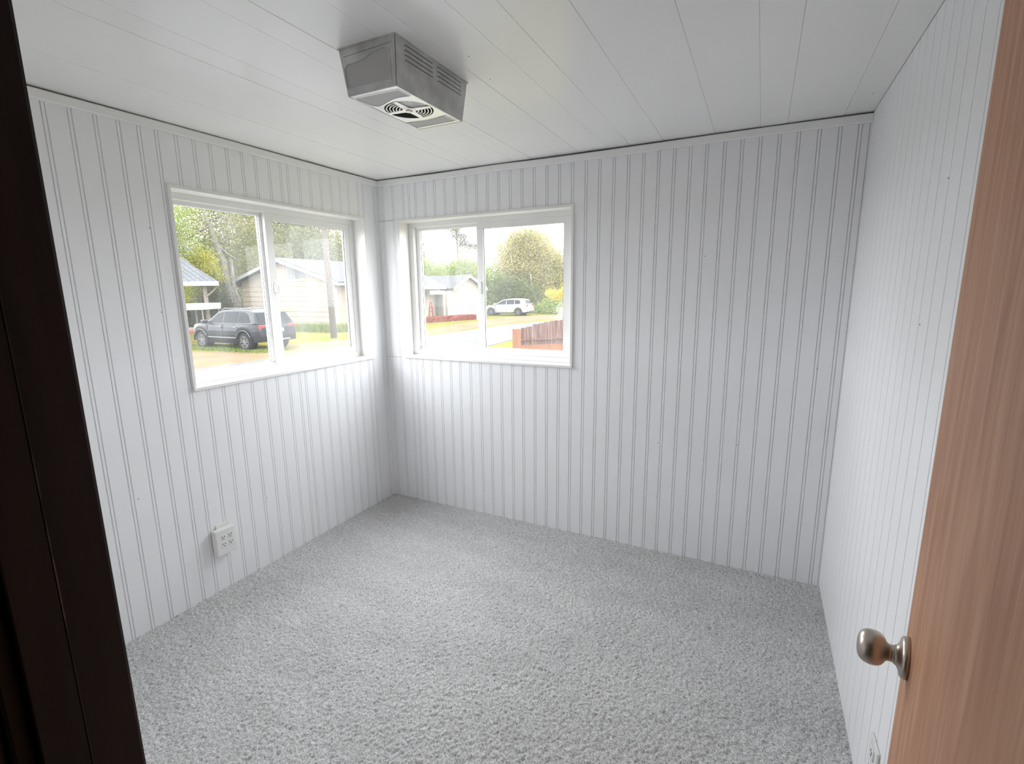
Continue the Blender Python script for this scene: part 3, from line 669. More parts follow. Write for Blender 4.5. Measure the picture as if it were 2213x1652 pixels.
# ------------------------------------------------------------------ cars
def car(name, loc, rz, label, group, paint, P):
    root = empty(name, loc, rz); tag(root, label, 'car', group)
    hwx = lambda x: P['hw']*(1-(0.24 if x > 0 else 0.10)*max(0, (abs(x)-P['len']*0.34)/(P['len']*0.14))**2)
    ar = P['arch']; wx = P['wb']/2
    def arch(cx):
        return [(cx-ar*math.cos(math.pi*i/10), P['zs']+ (ar*math.sin(math.pi*i/10))*P.get('ah', 1.0)) for i in range(11)]
    tops = sorted(P['top']); bots = sorted(P['bot'])
    def interp(tab, x):
        for (p, u), (q, v) in zip(tab, tab[1:]):
            if p <= x <= q: return u+(v-u)*(x-p)/max(q-p, 1e-9)
        return tab[0][1] if x < tab[0][0] else tab[-1][1]
    st = sorted(set([x for x, _ in tops]+[x for x, _ in bots]+[P['top'][0][0]+(P['top'][-1][0]-P['top'][0][0])*i/24 for i in range(25)]
                    + [c-ar*math.cos(math.pi*i/12) for c in (wx, -wx) for i in range(13)]))
    st = [x for i, x in enumerate(st) if i == 0 or x-st[i-1] > 0.012]
    NL = 6; vs = []; fs = []
    for x in st:
        zt = interp(tops, x); zo = interp(bots, x)
        for c in (wx, -wx):
            if abs(x-c) < ar: zo = max(zo, P['zs']+math.sqrt(max(ar*ar-(x-c)**2, 0)))
        zo = min(zo, zt-0.05); row = []
        for k in range(NL):
            t = k/(NL-1); y = hwx(x)*(1-0.045*(1-min(1, t*1.9))**2-0.045*max(0, (t-0.55)/0.45)**2); row.append((y, zo+(zt-zo)*t))
        vs += [(x, y, z) for y, z in row]+[(x, -y, z) for y, z in row[::-1]]
    m2 = 2*NL
    for i in range(len(st)-1):
        for k in range(m2): fs.append((i*m2+k, i*m2+(k+1) % m2, (i+1)*m2+(k+1) % m2, (i+1)*m2+k))
    fs += [tuple(range(m2)), tuple(range(len(vs)-1, len(vs)-m2-1, -1))]
    mesh_obj('body', vs, fs, paint, root)
    for cx in (wx, -wx):
        for sg in (1, -1):
            MB().lathe([(ar*0.99, 0), (ar*0.99, 0.02)], 24, lambda x, y, z: (cx+x, sg*(P['hw']-0.30+z), P['wr']+y)).build('wheel_well', M['cladding'], root)
    zb = P['zbelt']; gw = lambda z: P['hw']*0.965-(z-zb)*P['tumble']
    gh = P['green']; n = len(gh)
    vs = [(x, gw(z), z) for x, z in gh]+[(x, -gw(z), z) for x, z in gh]
    cb = mesh_obj('cabin', vs, [tuple(range(n)), tuple(range(2*n-1, n-1, -1))]+[(i, (i+1) % n, n+(i+1) % n, n+i) for i in range(n)], paint, root)
    mm = cb.modifiers.new('b', 'BEVEL'); mm.width = 0.04; mm.segments = 2; mm.limit_method = 'ANGLE'; mm.angle_limit = 0.5
    for s in (1, -1):
        for poly in P['windows']:
            n = len(poly); vs = [(x, s*(gw(z)+0.008), z) for x, z in poly]+[(x, s*(gw(z)-0.02), z) for x, z in poly]
            mesh_obj('side_window', vs, [tuple(range(n)), tuple(range(2*n-1, n-1, -1))]+[(i, (i+1) % n, n+(i+1) % n, n+i) for i in range(n)], M['car_glass'], root)
    # windscreen and rear glass
    for (xa, za), (xb, zb2), nm in ((P['ws'][0], P['ws'][1], 'windscreen'), (P['rw'][0], P['rw'][1], 'rear_window')):
        d = Vector((xb-xa, 0, zb2-za)).normalized(); nn = Vector((d.z, 0, -d.x))*(1 if nm == 'windscreen' else -1)
        if nm == 'windscreen' and nn.x < 0: nn = -nn
        if nm == 'rear_window' and nn.x > 0: nn = -nn
        q = [Vector((xa, gw(za)-0.10, za)), Vector((xb, gw(zb2)-0.08, zb2)), Vector((xb, -gw(zb2)+0.08, zb2)), Vector((xa, -gw(za)+0.10, za))]
        MB().prism([p+nn*0.012 for p in q], -nn*0.03).build(nm, M['car_glass'], root)
    # wheels
    R = P['wr']
    for cx in (wx, -wx):
        for s in (1, -1):
            T = lambda x, y, z: (cx+x, s*(P['hw']-0.245+z), R+y)
            ty = MB().lathe([(R*0.62, 0.0), (R*0.93, 0.0), (R, 0.03), (R, 0.20), (R*0.93, 0.235), (R*0.66, 0.235), (R*0.62, 0.21)], 28, T).build('wheel', M['tyre'], root)
            mb = MB().lathe([(R*0.14, 0.19), (R*0.14, 0.225), (0.0, 0.23)], 12, T)
            for k in range(5):
                t = 2*math.pi*k/5+0.3; d = (math.cos(t), math.sin(t)); nq = (-d[1], d[0])
                for sg in (-1, 1):
                    o = sg*R*0.12
                    q = [(d[0]*R*0.1+nq[0]*o*0.6, d[1]*R*0.1+nq[1]*o*0.6), (d[0]*R*0.6+nq[0]*(o*1.7), d[1]*R*0.6+nq[1]*(o*1.7)), (d[0]*R*0.6+nq[0]*(o*0.7), d[1]*R*0.6+nq[1]*(o*0.7)), (d[0]*R*0.1, d[1]*R*0.1)]
                    mb.prism([(a, b, 0.212) for a, b in q], (0, 0, 0.016), T)
            mb.lathe([(R*0.56, 0.20), (R*0.63, 0.20), (R*0.66, 0.237), (R*0.60, 0.237)], 28, T, caps=False)
            mb.build('rim', M['rim'], ty)
    # tail lights, bumpers, trim
    for s in (1, -1):
        tl = P['tail']; yy = hwx(tl[0])
        MB().box((tl[0], s*(yy-0.34), tl[2]), (tl[1], s*(yy+0.012), tl[3])).build('tail_light', M['tail'], root, bevel=0.02)
        MB().box((P['rear_x']-0.012, s*(yy-0.30), tl[2]-0.42), (P['rear_x']+0.05, s*(yy-0.12), tl[2]-0.36)).build('reflector', M['tail'], root)
        if P.get('clad'):
            for cx in (wx, -wx):
                pts = [(cx-(ar+0.03)*math.cos(math.pi*i/14), s*(P['hw']+0.004), P['zs']+(ar+0.03)*math.sin(math.pi*i/14)) for i in range(15)]
                MB().tube(pts, 0.032, 6).build('wheel_flare', M['cladding'], root)
                pts = [(x, y+s*0.022, z+0.03) for x, y, z in pts[2:-2]]
                MB().tube(pts, 0.012, 6).build('flare_highlight', M['chrome_trim'], root)
            MB().box((-wx+ar+0.05, s*(P['hw']-0.02), P['zs']+0.17), (wx-ar-0.05, s*(P['hw']+0.018), P['zs']+0.215)).build('side_moulding', M['chrome_trim'], root)
            MB().box((-wx+ar+0.02, s*(P['hw']-0.05), P['zs']-0.06), (wx-ar-0.02, s*(P['hw']+0.006), P['zs']+0.06)).build('sill_cladding', M['cladding'], root)
        for x in P['handles']:
            MB().box((x-0.11, s*(P['hw']-0.01), zb-0.15), (x+0.11, s*(P['hw']+0.035), zb-0.115)).build('door_handle', M['chrome_trim'] if P.get('clad') else paint, root, bevel=0.01)
        for x in P['seams']:
            MB().box((x-0.006, s*(P['hw']-0.01), P['zs']+0.08), (x+0.006, s*(P['hw']+0.003), zb-0.02)).build('door_seam', M['cladding'], root)
        mx = P['mirror']
        MB().box((mx-0.07, s*(P['hw']-0.02), zb+0.0), (mx+0.09, s*(P['hw']+0.22), zb+0.16)).build('mirror', paint, root, bevel=0.04)
        if P.get('clad'): MB().tube([(-wx-0.2, s*0.60, P['h']-0.03), (-wx-0.1, s*0.60, P['h']+0.035), (0.15, s*0.60, P['h']+0.03), (0.35, s*0.60, P['h']-0.05)], 0.02, 6).build('roof_rail', M['chrome_trim'], root)
        # bright beltline
        MB().tube([(P['green'][0][0]-0.12, s*(gw(zb)+0.012), zb+0.015), (P['green'][-1][0]+0.22, s*(gw(zb)+0.012), zb+0.03)], 0.010, 6).build('belt_trim', M['chrome_trim'], root)
    MB().box((P['rear_x']-0.03, -P['hw']*0.86, 0.40), (P['rear_x']+0.3, P['hw']*0.86, 0.66)).build('rear_bumper', M['cladding'] if P.get('clad') else paint, root, bevel=0.04)
    MB().box((P['rear_x']-0.045, -P['hw']*0.5, 0.44), (P['rear_x']+0.1, P['hw']*0.5, 0.50)).build('bumper_trim', M['chrome_trim'], root)
    MB().box((P['rear_x']-0.004, -0.26, 0.80), (P['rear_x']+0.08, 0.26, 0.94)).build('number_plate', M['hwhite'], root)
    if P.get('bars'):
        for x in P['bars']:
            MB().tube([(x, -0.62, P['h']+0.05), (x, 0.62, P['h']+0.05)], 0.018, 6).build('roof_bar', M['cladding'], root)
    return root
suvP = dict(len=4.82, h=1.74, hw=0.97, wb=2.90, wr=0.385, arch=0.455, zs=0.36, zbelt=1.13, tumble=0.36,
    top=[(-2.42, 0.98), (-2.38, 1.08), (-2.2, 1.15), (1.05, 1.14), (1.5, 1.12), (1.88, 1.07), (2.12, 0.99), (2.24, 0.84), (2.27, 0.70)],
    bot=[(-2.42, 0.46), (-2.2, 0.38), (-1.95, 0.36), (1.95, 0.34), (2.15, 0.36), (2.27, 0.50)],
    green=[(1.12, 1.12), (0.36, 1.62), (0.05, 1.70), (-0.6, 1.74), (-1.55, 1.72), (-1.98, 1.63), (-2.28, 1.13)],
    windows=[[(0.80, 1.17), (0.66, 1.30), (0.28, 1.57), (-0.02, 1.62), (-0.06, 1.17)], [(-0.14, 1.17), (-0.10, 1.63), (-1.02, 1.64), (-1.02, 1.18)], [(-1.08, 1.18), (-1.08, 1.64), (-1.42, 1.62), (-1.64, 1.52), (-1.86, 1.24), (-1.80, 1.19)]],
    ws=((1.02, 1.19), (0.42, 1.58)), rw=((-2.24, 1.19), (-2.02, 1.58)), tail=(-2.41, -2.02, 0.90, 1.10), rear_x=-2.42, clad=True,
    handles=(0.05, -0.95), seams=(-0.1, 0.95), mirror=0.92)
wr = on_z(537, 759, G); wfr = on_z(442, 753, G)
mid = (wr+wfr)/2
car('suv', (mid.x, mid.y+0.97-0.12, G), math.pi, 'charcoal SUV parked on grass with red tail light towards the siding house', 'parked cars', M['suv_paint'], suvP)
whP = dict(len=4.7, h=1.62, hw=0.92, wb=2.75, wr=0.345, arch=0.42, zs=0.33, zbelt=1.02, tumble=0.40,
    top=[(-2.36, 0.84), (-2.28, 0.98), (-2.05, 1.06), (1.0, 1.02), (1.6, 0.95), (2.0, 0.86), (2.24, 0.72), (2.3, 0.6)],
    bot=[(-2.36, 0.44), (-2.2, 0.35), (-1.9, 0.33), (1.9, 0.30), (2.15, 0.32), (2.3, 0.44)],
    green=[(1.1, 1.0), (0.35, 1.42), (-0.05, 1.53), (-0.7, 1.60), (-1.5, 1.58), (-1.98, 1.50), (-2.2, 1.03)],
    windows=[[(0.85, 1.06), (0.2, 1.42), (-0.15, 1.48), (-0.17, 1.07)], [(-0.22, 1.07), (-0.20, 1.49), (-0.98, 1.50), (-1.0, 1.08)], [(-1.05, 1.08), (-1.03, 1.50), (-1.5, 1.44), (-1.62, 1.22), (-1.55, 1.11)]],
    ws=((1.0, 1.08), (0.40, 1.40)), rw=((-2.16, 1.10), (-2.02, 1.44)), tail=(-2.31, -1.9, 0.86, 1.02), rear_x=-2.36,
    handles=(0.0, -0.9), seams=(-0.18, 0.9), mirror=0.92)
ww = on_z(1120, 683, G)
ca = math.pi+0.10
off = Matrix.Rotation(ca, 3, 'Z') @ Vector((-1.375, 0.80, 0))
car('estate_car', (ww.x-off.x, ww.y-off.y, G), ca, 'white crossover parked under the big tree', 'parked cars', M['white_paint'], whP)

# ------------------------------------------------------------------ cream house with clerestory (gable end towards the SUV)
def house_a():
    yA = 20.24; xr, xl, xm = -21.38, -30.19, -25.85
    ze, zr = 2.02, 3.62; O = Vector((xm, yA, G))
    root = empty('siding_house', O); tag(root, 'cream lap-sided house with a gable and clerestory panes behind the utility pole', 'house')
    L = lambda x, y, z: Vector((x, y, z))-O
    dep = 6.5; zf = -0.72
    er, el = -20.55, -31.35
    sl_r = (zr-ze)/(er-xm); roofz = lambda x: zr-(x-xm)*(zr-ze)/(er-xm) if x > xm else zr-(xm-x)*(zr-ze)/(xm-el)
    MB().box(L(xl, yA, G), L(xr, yA+dep, zf)).build('foundation', M['concrete'], root)
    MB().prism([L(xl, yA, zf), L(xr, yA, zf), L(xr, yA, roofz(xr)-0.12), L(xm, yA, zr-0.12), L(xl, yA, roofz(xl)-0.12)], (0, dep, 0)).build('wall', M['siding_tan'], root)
    # lap boards on the gable end
    pitch = 0.325; z = zf
    while z < zr-0.35:
        z1 = min(z+pitch, zr-0.2)
        # clip to the slope
        def xs(zz):
            a = xl+0.0; b = xr
            if zz > roofz(xr)-0.14: b = min(b, er-(zz+0.14-ze)/((zr-ze))*(er-xm))
            if zz > roofz(xl)-0.14: a = max(a, el+(zz+0.14-ze)/((zr-ze))*(xm-el))
            return a, b
        a0, b0 = xs(z); a1, b1 = xs(z1)
        if z > 2.22: b0 = min(b0, -25.62); b1 = min(b1, -25.62)     # clerestory takes over on the right of the ridge
        if b0-a0 > 0.15 and b1-a1 > 0.05:
            vs = [L(a0, yA-0.045, z), L(b0, yA-0.045, z), L(b1, yA-0.012, z1), L(a1, yA-0.012, z1), L(a0, yA, z), L(b0, yA, z), L(b1, yA, z1), L(a1, yA, z1)]
            mesh_obj('siding_board', vs, [(0, 1, 2, 3), (7, 6, 5, 4), (0, 4, 5, 1), (1, 5, 6, 2), (2, 6, 7, 3), (3, 7, 4, 0)], M['siding'], root)
        z += pitch
    # clerestory panes right of the ridge, under the rake
    edges = [-25.52, -24.92, -24.32, -23.72, -23.12, -22.52]
    MB().prism([L(-25.62, yA-0.005, 2.26), L(-21.9, yA-0.005, 2.26), L(-21.9, yA-0.005, roofz(-21.9)-0.16), L(-25.62, yA-0.005, roofz(-25.62)-0.2)], (0, 0.02, 0)).build('clerestory_frame', M['hwhite'], root)
    for i, (a, b) in enumerate(zip(edges, edges[1:])):
        a += 0.06; b -= 0.02
        MB().prism([L(a, yA-0.03, 2.36), L(b, yA-0.03, 2.36), L(b, yA-0.03, max(2.44, roofz(b)-0.34)), L(a, yA-0.03, max(2.46, roofz(a)-0.34))], (0, 0.03, 0)).build('pane', M['hglass'], root)
    MB().box(L(xr-0.14, yA-0.06, zf), L(xr+0.03, yA+0.12, roofz(xr)-0.2)).build('corner_board', M['hwhite'], root)
    # roof: two slopes with thickness, rake boards
    ov = 0.55
    for s, xe in ((1, er), (-1, el)):
        d = Vector((xe-xm, 0, ze-zr)); n = Vector((-d.z, 0, d.x)).normalized(); n = n if n.z > 0 else -n
        lo = d.normalized()*0.25
        rf = MB().prism([L(xm, yA-ov, zr), L(xm, yA-ov, zr)+d+lo*0, L(xm, yA-ov, zr)+d+n*0.10, L(xm, yA-ov, zr)+n*0.10], (0, dep+2*ov, 0)).build('roof', M['shingle'], root)
        MB().prism([L(xm, yA-ov-0.04, zr-0.16), L(xm, yA-ov-0.04, zr-0.16)+d, L(xm, yA-ov-0.04, zr+0.06)+d, L(xm, yA-ov-0.04, zr+0.06)], (0, 0.05, 0)).build('rake_board', M['hwhite'], rf)
        MB().prism([L(xe-0.03*s, yA-ov, ze-0.14), L(xe, yA-ov, ze-0.14), L(xe, yA-ov, ze+0.06), L(xe-0.03*s, yA-ov, ze+0.06)], (0, dep+2*ov, 0)).build('gutter_board', M['hwhite'], rf)
    bx = empty('mail_box', (xr+0.16, yA+1.25, 0.30)); tag(bx, 'faded red box hanging on the tan side wall of the siding house', 'mailbox')
    MB().box((-0.155, -0.22, 0.0), (0.10, 0.22, 0.34)).build('box', M['red'], bx, bevel=0.02)
    MB().prism([(-0.155, -0.25, 0.34), (0.14, -0.25, 0.34), (-0.155, -0.25, 0.42)], (0, 0.5, 0)).build('lid', M['cladding'], bx)
house_a()

# utility pole, slightly leaning
pb = on_z(722, 731, G)
MBp = MB().tube([(pb.x, pb.y, G-0.02), (pb.x-0.05, pb.y, 2.5), (pb.x-0.12, pb.y, 5.5), (pb.x-0.16, pb.y, 8.5)], [0.165, 0.15, 0.135, 0.12], 12)
tag(MBp.build('utility_pole', M['pole'], smooth=True), 'brown wooden utility pole in front of the siding house', 'pole')

# ------------------------------------------------------------------ carport with a shingle roof, at the edge of the left window
def carport():
    P = Vector((-23.4, 13.6, G)); root = empty('carport', P)
    tag(root, 'open carport with grey shingle roof and wooden post', 'carport')
    n = Vector((FWD.x, FWD.y, 0)).normalized()
    q = lambda px, py, dd=0.0: on_plane(px, py, P+n*dd, n)-P
    a, b, c = q(472, 609), q(390, 613), q(386, 562)
    e1 = (b-a); far = a+e1*3.2
    apex = c; back = n*3.2
    rise = Vector((0, 0, 1.55))
    # hip roof: front eave from a leftwards, ridge behind
    A = a; B_ = a+Vector((e1.x, e1.y, 0))*3.2; Rg = a+Vector((e1.x, e1.y, 0))*1.12+n*1.6+rise; Rg2 = a+Vector((e1.x, e1.y, 0))*2.4+n*1.6+rise
    bk = Vector(((a+P-EYE).x, (a+P-EYE).y, 0)).normalized()
    C = a+bk*3.4; D_ = B_+bk*3.4
    Rg = a+Vector((e1.x, e1.y, 0))*1.12+bk*1.6+rise; Rg2 = a+Vector((e1.x, e1.y, 0))*2.4+bk*1.6+rise
    th = Vector((0, 0, -0.12))
    vs = [A, B_, D_, C, Rg, Rg2]; vs2 = [v+th for v in (A, B_, D_, C)]
    mesh_obj('roof', vs+vs2, [(0, 1, 5, 4), (1, 2, 5), (2, 3, 4, 5), (3, 0, 4), (6, 7, 8, 9), (0, 6, 7, 1), (1, 7, 8, 2), (2, 8, 9, 3), (3, 9, 6, 0)], M['shingle'], root)
    fa = MB(); d = (B_-A).normalized(); fa.prism([A-n*0.03+Vector((0, 0, -0.2)), B_-n*0.03+Vector((0, 0, -0.2)), B_-n*0.03+Vector((0, 0, 0.02)), A-n*0.03+Vector((0, 0, 0.02))], n*0.04)
    fa.build('fascia', M['hwhite'], root)
    pt = q(437, 640); pbse = Vector((pt.x, pt.y, 0.0)); top = Vector((pt.x, pt.y, A.z-0.2)); nn = n*0.9
    for k in (0.0, 2.0):
        o = Vector((e1.x, e1.y, 0))*k*0.9
        MB().box(Vector((-0.07, -0.07, 0))+pbse+o+n*0.3, Vector((0.07, 0.07, 0))+top+o+n*0.3).build('post', M['post'], root)
    br0 = Vector((pt.x, pt.y, pt.z-0.05))+n*0.3; br1 = br0-d*0.75+Vector((0, 0, 0.62))
    MB().tube([br0, br0.lerp(br1, 0.5)+Vector((0, 0, -0.06)), br1], 0.05, 6).build('brace', M['post'], root)
carport()
def tarp():
    P = Vector((-22.6, 12.3, G)); n = Vector((FWD.x, FWD.y, 0)).normalized()
    q = lambda px, py: on_plane(px, py, P, n)
    a, b = q(392, 657), q(437, 656); a2, b2 = q(392, 671), q(437, 670)
    lft = (a-b)*1.3
    root = empty('work_shelter', (b.x, b.y, G)); O = Vector(root.location)
    tag(root, 'low white tarp shelter on poles beside the carport', 'shelter')
    MB().prism([b-O, b2-O, b2-O+lft, b-O+lft], n*1.6).build('tarp', M['tarp'], root)
    for k in (0.05, 0.95):
        for dn in (0.1, 1.5):
            p = b2-O+lft*k+n*dn
            MB().tube([Vector((p.x, p.y, 0)), p], 0.03, 6).build('pole', M['post'], root)
    bt = empty('wooden_bench', (b2.x+lft.x*0.5-n.x*0.1, b2.y+lft.y*0.5-n.y*0.1, G)); tag(bt, 'low tan bench with red edge under the tarp shelter', 'bench')
    d = lft.normalized(); O2 = Vector(bt.location)
    c = Vector((0, 0, 0.62)); hw = d*0.9; hn = n*0.3
    MB().prism([c-hw-hn, c+hw-hn, c+hw+hn, c-hw+hn], (0, 0, 0.12)).build('top', M['post'], bt)
    MB().prism([c-hw-hn*1.05, c+hw-hn*1.05, c+hw-hn, c-hw-hn], (0, 0, -0.12)).build('edge_board', M['red'], bt)
    for sx in (-0.8, 0.8):
        for sn in (-0.8, 0.8):
            p = d*0.9*sx+n*0.3*sn
            MB().tube([p, p+c], 0.04, 6).build('leg', M['post'], bt)
tarp()

# ------------------------------------------------------------------ pale house with garage
def house_b():
    th = math.radians(17); d = Vector((math.sin(th), math.cos(th), 0)); n = Vector((d.y, -d.x, 0))   # facade runs along d, faces n
    P = Vector((-20.5, 32.3, G)); root = empty('garage_house', P)
    tag(root, 'pale cream house with white garage door and a front porch', 'house')
    q = lambda px, py, k=0.0: on_plane(px, py, P+n*k, n)
    s = lambda v: (v-P).dot(d)
    X = lambda ss, k, z: d*ss+n*k+Vector((0, 0, z-G))
    sl, sm, sr = s(q(973, 624)), s(q(1008, 597)), s(q(1046, 628)); swr = s(q(1040, 680)); swl = s(q(968, 680))
    ze = (q(973, 624).z+q(1046, 628).z)/2; zr = q(1008, 597).z
    dep = 7.0
    rz = lambda t: zr-(zr-ze)*abs(t-sm)/((sr-sm) if t > sm else (sm-sl))
    MB().prism([X(swl, 0, G), X(swr, 0, G), X(swr, 0, rz(swr)-0.1), X(sm, 0, zr-0.1), X(swl, 0, rz(swl)-0.1)], -n*dep).build('garage_wall', M['siding_pale'], root)
    # fine lap lines as real boards, right and above the garage door
    ga, gb, gz = s(q(977, 640)), s(q(1029, 640)), q(1003, 636).z
    MB().prism([X(ga-0.12, 0.03, G), X(gb+0.12, 0.03, G), X(gb+0.12, 0.03, gz+0.14), X(ga-0.12, 0.03, gz+0.14)], -n*0.05).build('garage_trim', M['hwhite'], root)
    for k in range(4):
        z0 = G+0.02+(gz-G-0.02)*k/4; z1 = G+0.02+(gz-G-0.02)*(k+1)/4-0.03
        MB().prism([X(ga, 0.06, z0), X(gb, 0.06, z0), X(gb, 0.06, z1), X(ga, 0.06, z1)], -n*0.05).build('garage_door_panel', M['hwhite'], root)
    for t in (sl, sr):
        p0, p1 = X(sm, 0.45, zr), X(t, 0.45, ze); dv = p1-p0; up = Vector((0, 0, 0.12))
        rf = MB().prism([p0, p1, p1+up, p0+up], -n*(dep+0.45)).build('roof', M['shingle_b'], root)
        MB().prism([p0+n*0.03-up, p1+n*0.03-up, p1+n*0.03+up, p0+n*0.03+up], -n*0.05).build('rake_board', M['hwhite'], rf)
    # main wing on the left, set back
    k0 = -1.3; wl_ = s(q(890, 650)); zew = q(940, 618, 0).z-0.02
    MB().prism([X(wl_, k0, G), X(swl+0.3, k0, G), X(swl+0.3, k0, zew), X(wl_, k0, zew)], -n*6).build('wing_wall', M['siding_pale'], root)
    zrw = zew+1.45
    rw_ = MB().prism([X(wl_-0.4, k0+1.0, zew-0.02), X(wl_-0.4, k0-3.2, zrw), X(wl_-0.4, k0-6.6, zew-0.02), X(wl_-0.4, k0-6.6, zew-0.16), X(wl_-0.4, k0-3.2, zrw-0.14), X(wl_-0.4, k0+1.0, zew-0.16)], d*(swl-wl_+0.6)).build('wing_roof', M['shingle_b'], root)
    MB().prism([X(wl_-0.4, k0+1.02, zew-0.24), X(swl+0.1, k0+1.02, zew-0.24), X(swl+0.1, k0+1.02, zew+0.02), X(wl_-0.4, k0+1.02, zew+0.02)], n*0.06).build('gutter', M['hwhite'], rw_)
    # porch beam, post, entry door, lamp
    pa = s(q(934, 626)); pbm = swl-0.02; zb = q(955, 628).z
    MB().prism([X(pa, k0+0.9, zb-0.32), X(pbm, k0+0.9, zb-0.32), X(pbm, k0+0.9, zb), X(pa, k0+0.9, zb)], n*0.12).build('porch_beam', M['hwhite'], root)
    ps = s(q(968, 650))
    MB().prism([X(swl-0.22, k0+0.92, G), X(swl-0.04, k0+0.92, G), X(swl-0.04, k0+0.92, zb-0.3), X(swl-0.22, k0+0.92, zb-0.3)], n*0.16).build('porch_post', M['hwhite'], root)
    da, db = s(q(939, 660, k0)), s(q(955, 660, k0)); dz = q(946, 636, k0).z
    dr = MB().prism([X(da-0.1, k0+0.02, G+0.1), X(db+0.1, k0+0.02, G+0.1), X(db+0.1, k0+0.02, dz+0.1), X(da-0.1, k0+0.02, dz+0.1)], n*0.04).build('entry_door_frame', M['hwhite'], root)
    MB().prism([X(da, k0+0.05, G+0.12), X(db, k0+0.05, G+0.12), X(db, k0+0.05, dz), X(da, k0+0.05, dz)], n*0.04).build('entry_door', M['brown_door'], dr)
    for i in range(2):
        for j in range(3):
            x0 = da+0.1+(db-da-0.2)*i/2+0.03; x1 = da+0.1+(db-da-0.2)*(i+1)/2-0.03; z0 = G+0.5+j*0.6; z1 = z0+0.5
            if z1 < dz-0.05: MB().prism([X(x0, k0+0.09, z0), X(x1, k0+0.09, z0), X(x1, k0+0.09, z1), X(x0, k0+0.09, z1)], n*0.02).build('door_pane', M['hglass'], dr)
    lm = q(960, 637, k0)-P
    MB().lathe([(0.05, 0), (0.11, 0.05), (0.09, 0.34), (0.02, 0.4)], 8, lambda x, y, z: (x+lm.x+n.x*0.12, y+lm.y+n.y*0.12, z+lm.z-0.25)).build('porch_lamp', M['cladding'], root)
    tr = q(912, 640, k0+0.05)-P
    MB().tube([Vector((tr.x, tr.y, 0)), Vector((tr.x, tr.y, zew-G-0.1))], 0.05, 6).build('downpipe', M['brown_door'], root)
    # red groundcover bed along the front, in front of the house
    b0, b1 = q(912, 690, 1.0), q(1023, 690, 1.0); v0 = Vector((b0.x, b0.y, G)); v1 = Vector((b1.x, b1.y, G))
    vs, fs = [], []
    for i in range(7000):
        t = random.random(); p = v0.lerp(v1, t)+n*random.uniform(-0.45, 0.45)+Vector((0, 0, random.uniform(0.02, 0.40)))
        a = Vector((random.gauss(0, 1), random.gauss(0, 1), random.gauss(0, 1))).normalized()*0.05; b = a.orthogonal().normalized()*0.05
        k = len(vs); vs += [p-a-b, p+a-b, p+a+b, p-a+b]; fs.append((k, k+1, k+2, k+3))
    tag(mesh_obj('flower_bed', vs, fs, M['red_flower']), 'low red flowering bed along the front of the garage house', 'flower bed', kind='stuff')
    rt = q(932, 690, 0.6); ro = Vector((rt.x, rt.y, G)); tw = empty('garden_trellis', ro); tag(tw, 'narrow red upright trellis beside the entry door of the garage house', 'trellis')
    for ox, oy in ((-0.28, 0), (0.28, 0), (0, 0.28), (0, -0.28)):
        MB().tube([Vector((ox, oy, 0)), Vector((0.07*ox/0.28, 0.07*oy/0.28, 1.55))], 0.04, 5).build('rail', M['red'], tw)
    for z in (0.35, 0.8, 1.2):
        r = 0.28-0.21*z/1.55
        MB().tube([(-r, 0, z), (0, -r, z), (r, 0, z), (0, r, z), (-r, 0, z)], 0.03, 5).build('ring', M['red'], tw)
    pl = q(1033, 688, 1.2); po = Vector((pl.x, pl.y, G)); pw = empty('planter_box', po, math.atan2(d.y, d.x)); tag(pw, 'white box planter at the end of the red flower bed', 'planter')
    mb = MB()
    for a, b in (((-0.42, -0.3, 0), (0.42, -0.25, 0.42)), ((-0.42, 0.25, 0), (0.42, 0.3, 0.42)), ((-0.42, -0.25, 0), (-0.37, 0.25, 0.42)), ((0.37, -0.25, 0), (0.42, 0.25, 0.42))): mb.box(a, b)
    mb.build('box', M['hwhite'], pw); MB().box((-0.37, -0.25, 0), (0.37, 0.25, 0.36)).build('soil', M['dirt'], pw)
house_b()

# ------------------------------------------------------------------ fence
def fence():
    P0 = on_plane(1110, 712, EYE+Vector((FWD.x, FWD.y, 0)).normalized()*11.0, Vector((FWD.x, FWD.y, 0)).normalized())
    az = math.radians(48); d = Vector((math.sin(az), math.cos(az), 0)); n = Vector((d.y, -d.x, 0))
    if n.dot(EYE-P0) < 0: n = -n
    O = Vector((P0.x, P0.y, G)); root = empty('board_fence', O)
    tag(root, 'weathered red board fence with an orange end post', 'fence')
    X = lambda s, k, z: d*s+n*k+Vector((0, 0, z-G))
    zt = P0.z
    MB().prism([X(0.0, -0.10, G), X(0.15, -0.10, G), X(0.15, -0.10, zt), X(0.0, -0.10, zt+0.0)], n*0.16).build('end_post', M['fence_orange'], root)
    s = 0.17
    for i in range(26):
        wd = 0.135; z1 = zt+0.03+min(0.14, 0.03*i)+random.uniform(-0.012, 0.012); lean = random.uniform(-0.008, 0.008)
        k = random.uniform(0, 0.012)
        MB().prism([X(s, k, G+0.06), X(s+wd, k, G+0.06), X(s+wd+lean, k, z1), X(s+lean, k, z1)], -n*0.02).build('board', M['fence'], root)
        s += wd+random.uniform(0.001, 0.006)
    for z, m, hh in ((zt-0.22, 'fence', 0.035), (zt-0.36, 'fence_orange', 0.30), (G+0.3, 'fence_orange', 0.10)):
        MB().prism([X(0.15, 0.02, z-hh), X(s, 0.02, z-hh), X(s, 0.02, z), X(0.15, 0.02, z)], n*0.035).build('rail', M[m], root)
    for ss in (1.3, 2.6):
        MB().prism([X(ss, -0.12, G), X(ss+0.1, -0.12, G), X(ss+0.1, -0.12, zt), X(ss, -0.12, zt)], n*0.09).build('post', M['fence_orange'], root)
    return O, d, n, zt
FO, FD, FN, FZ = fence()

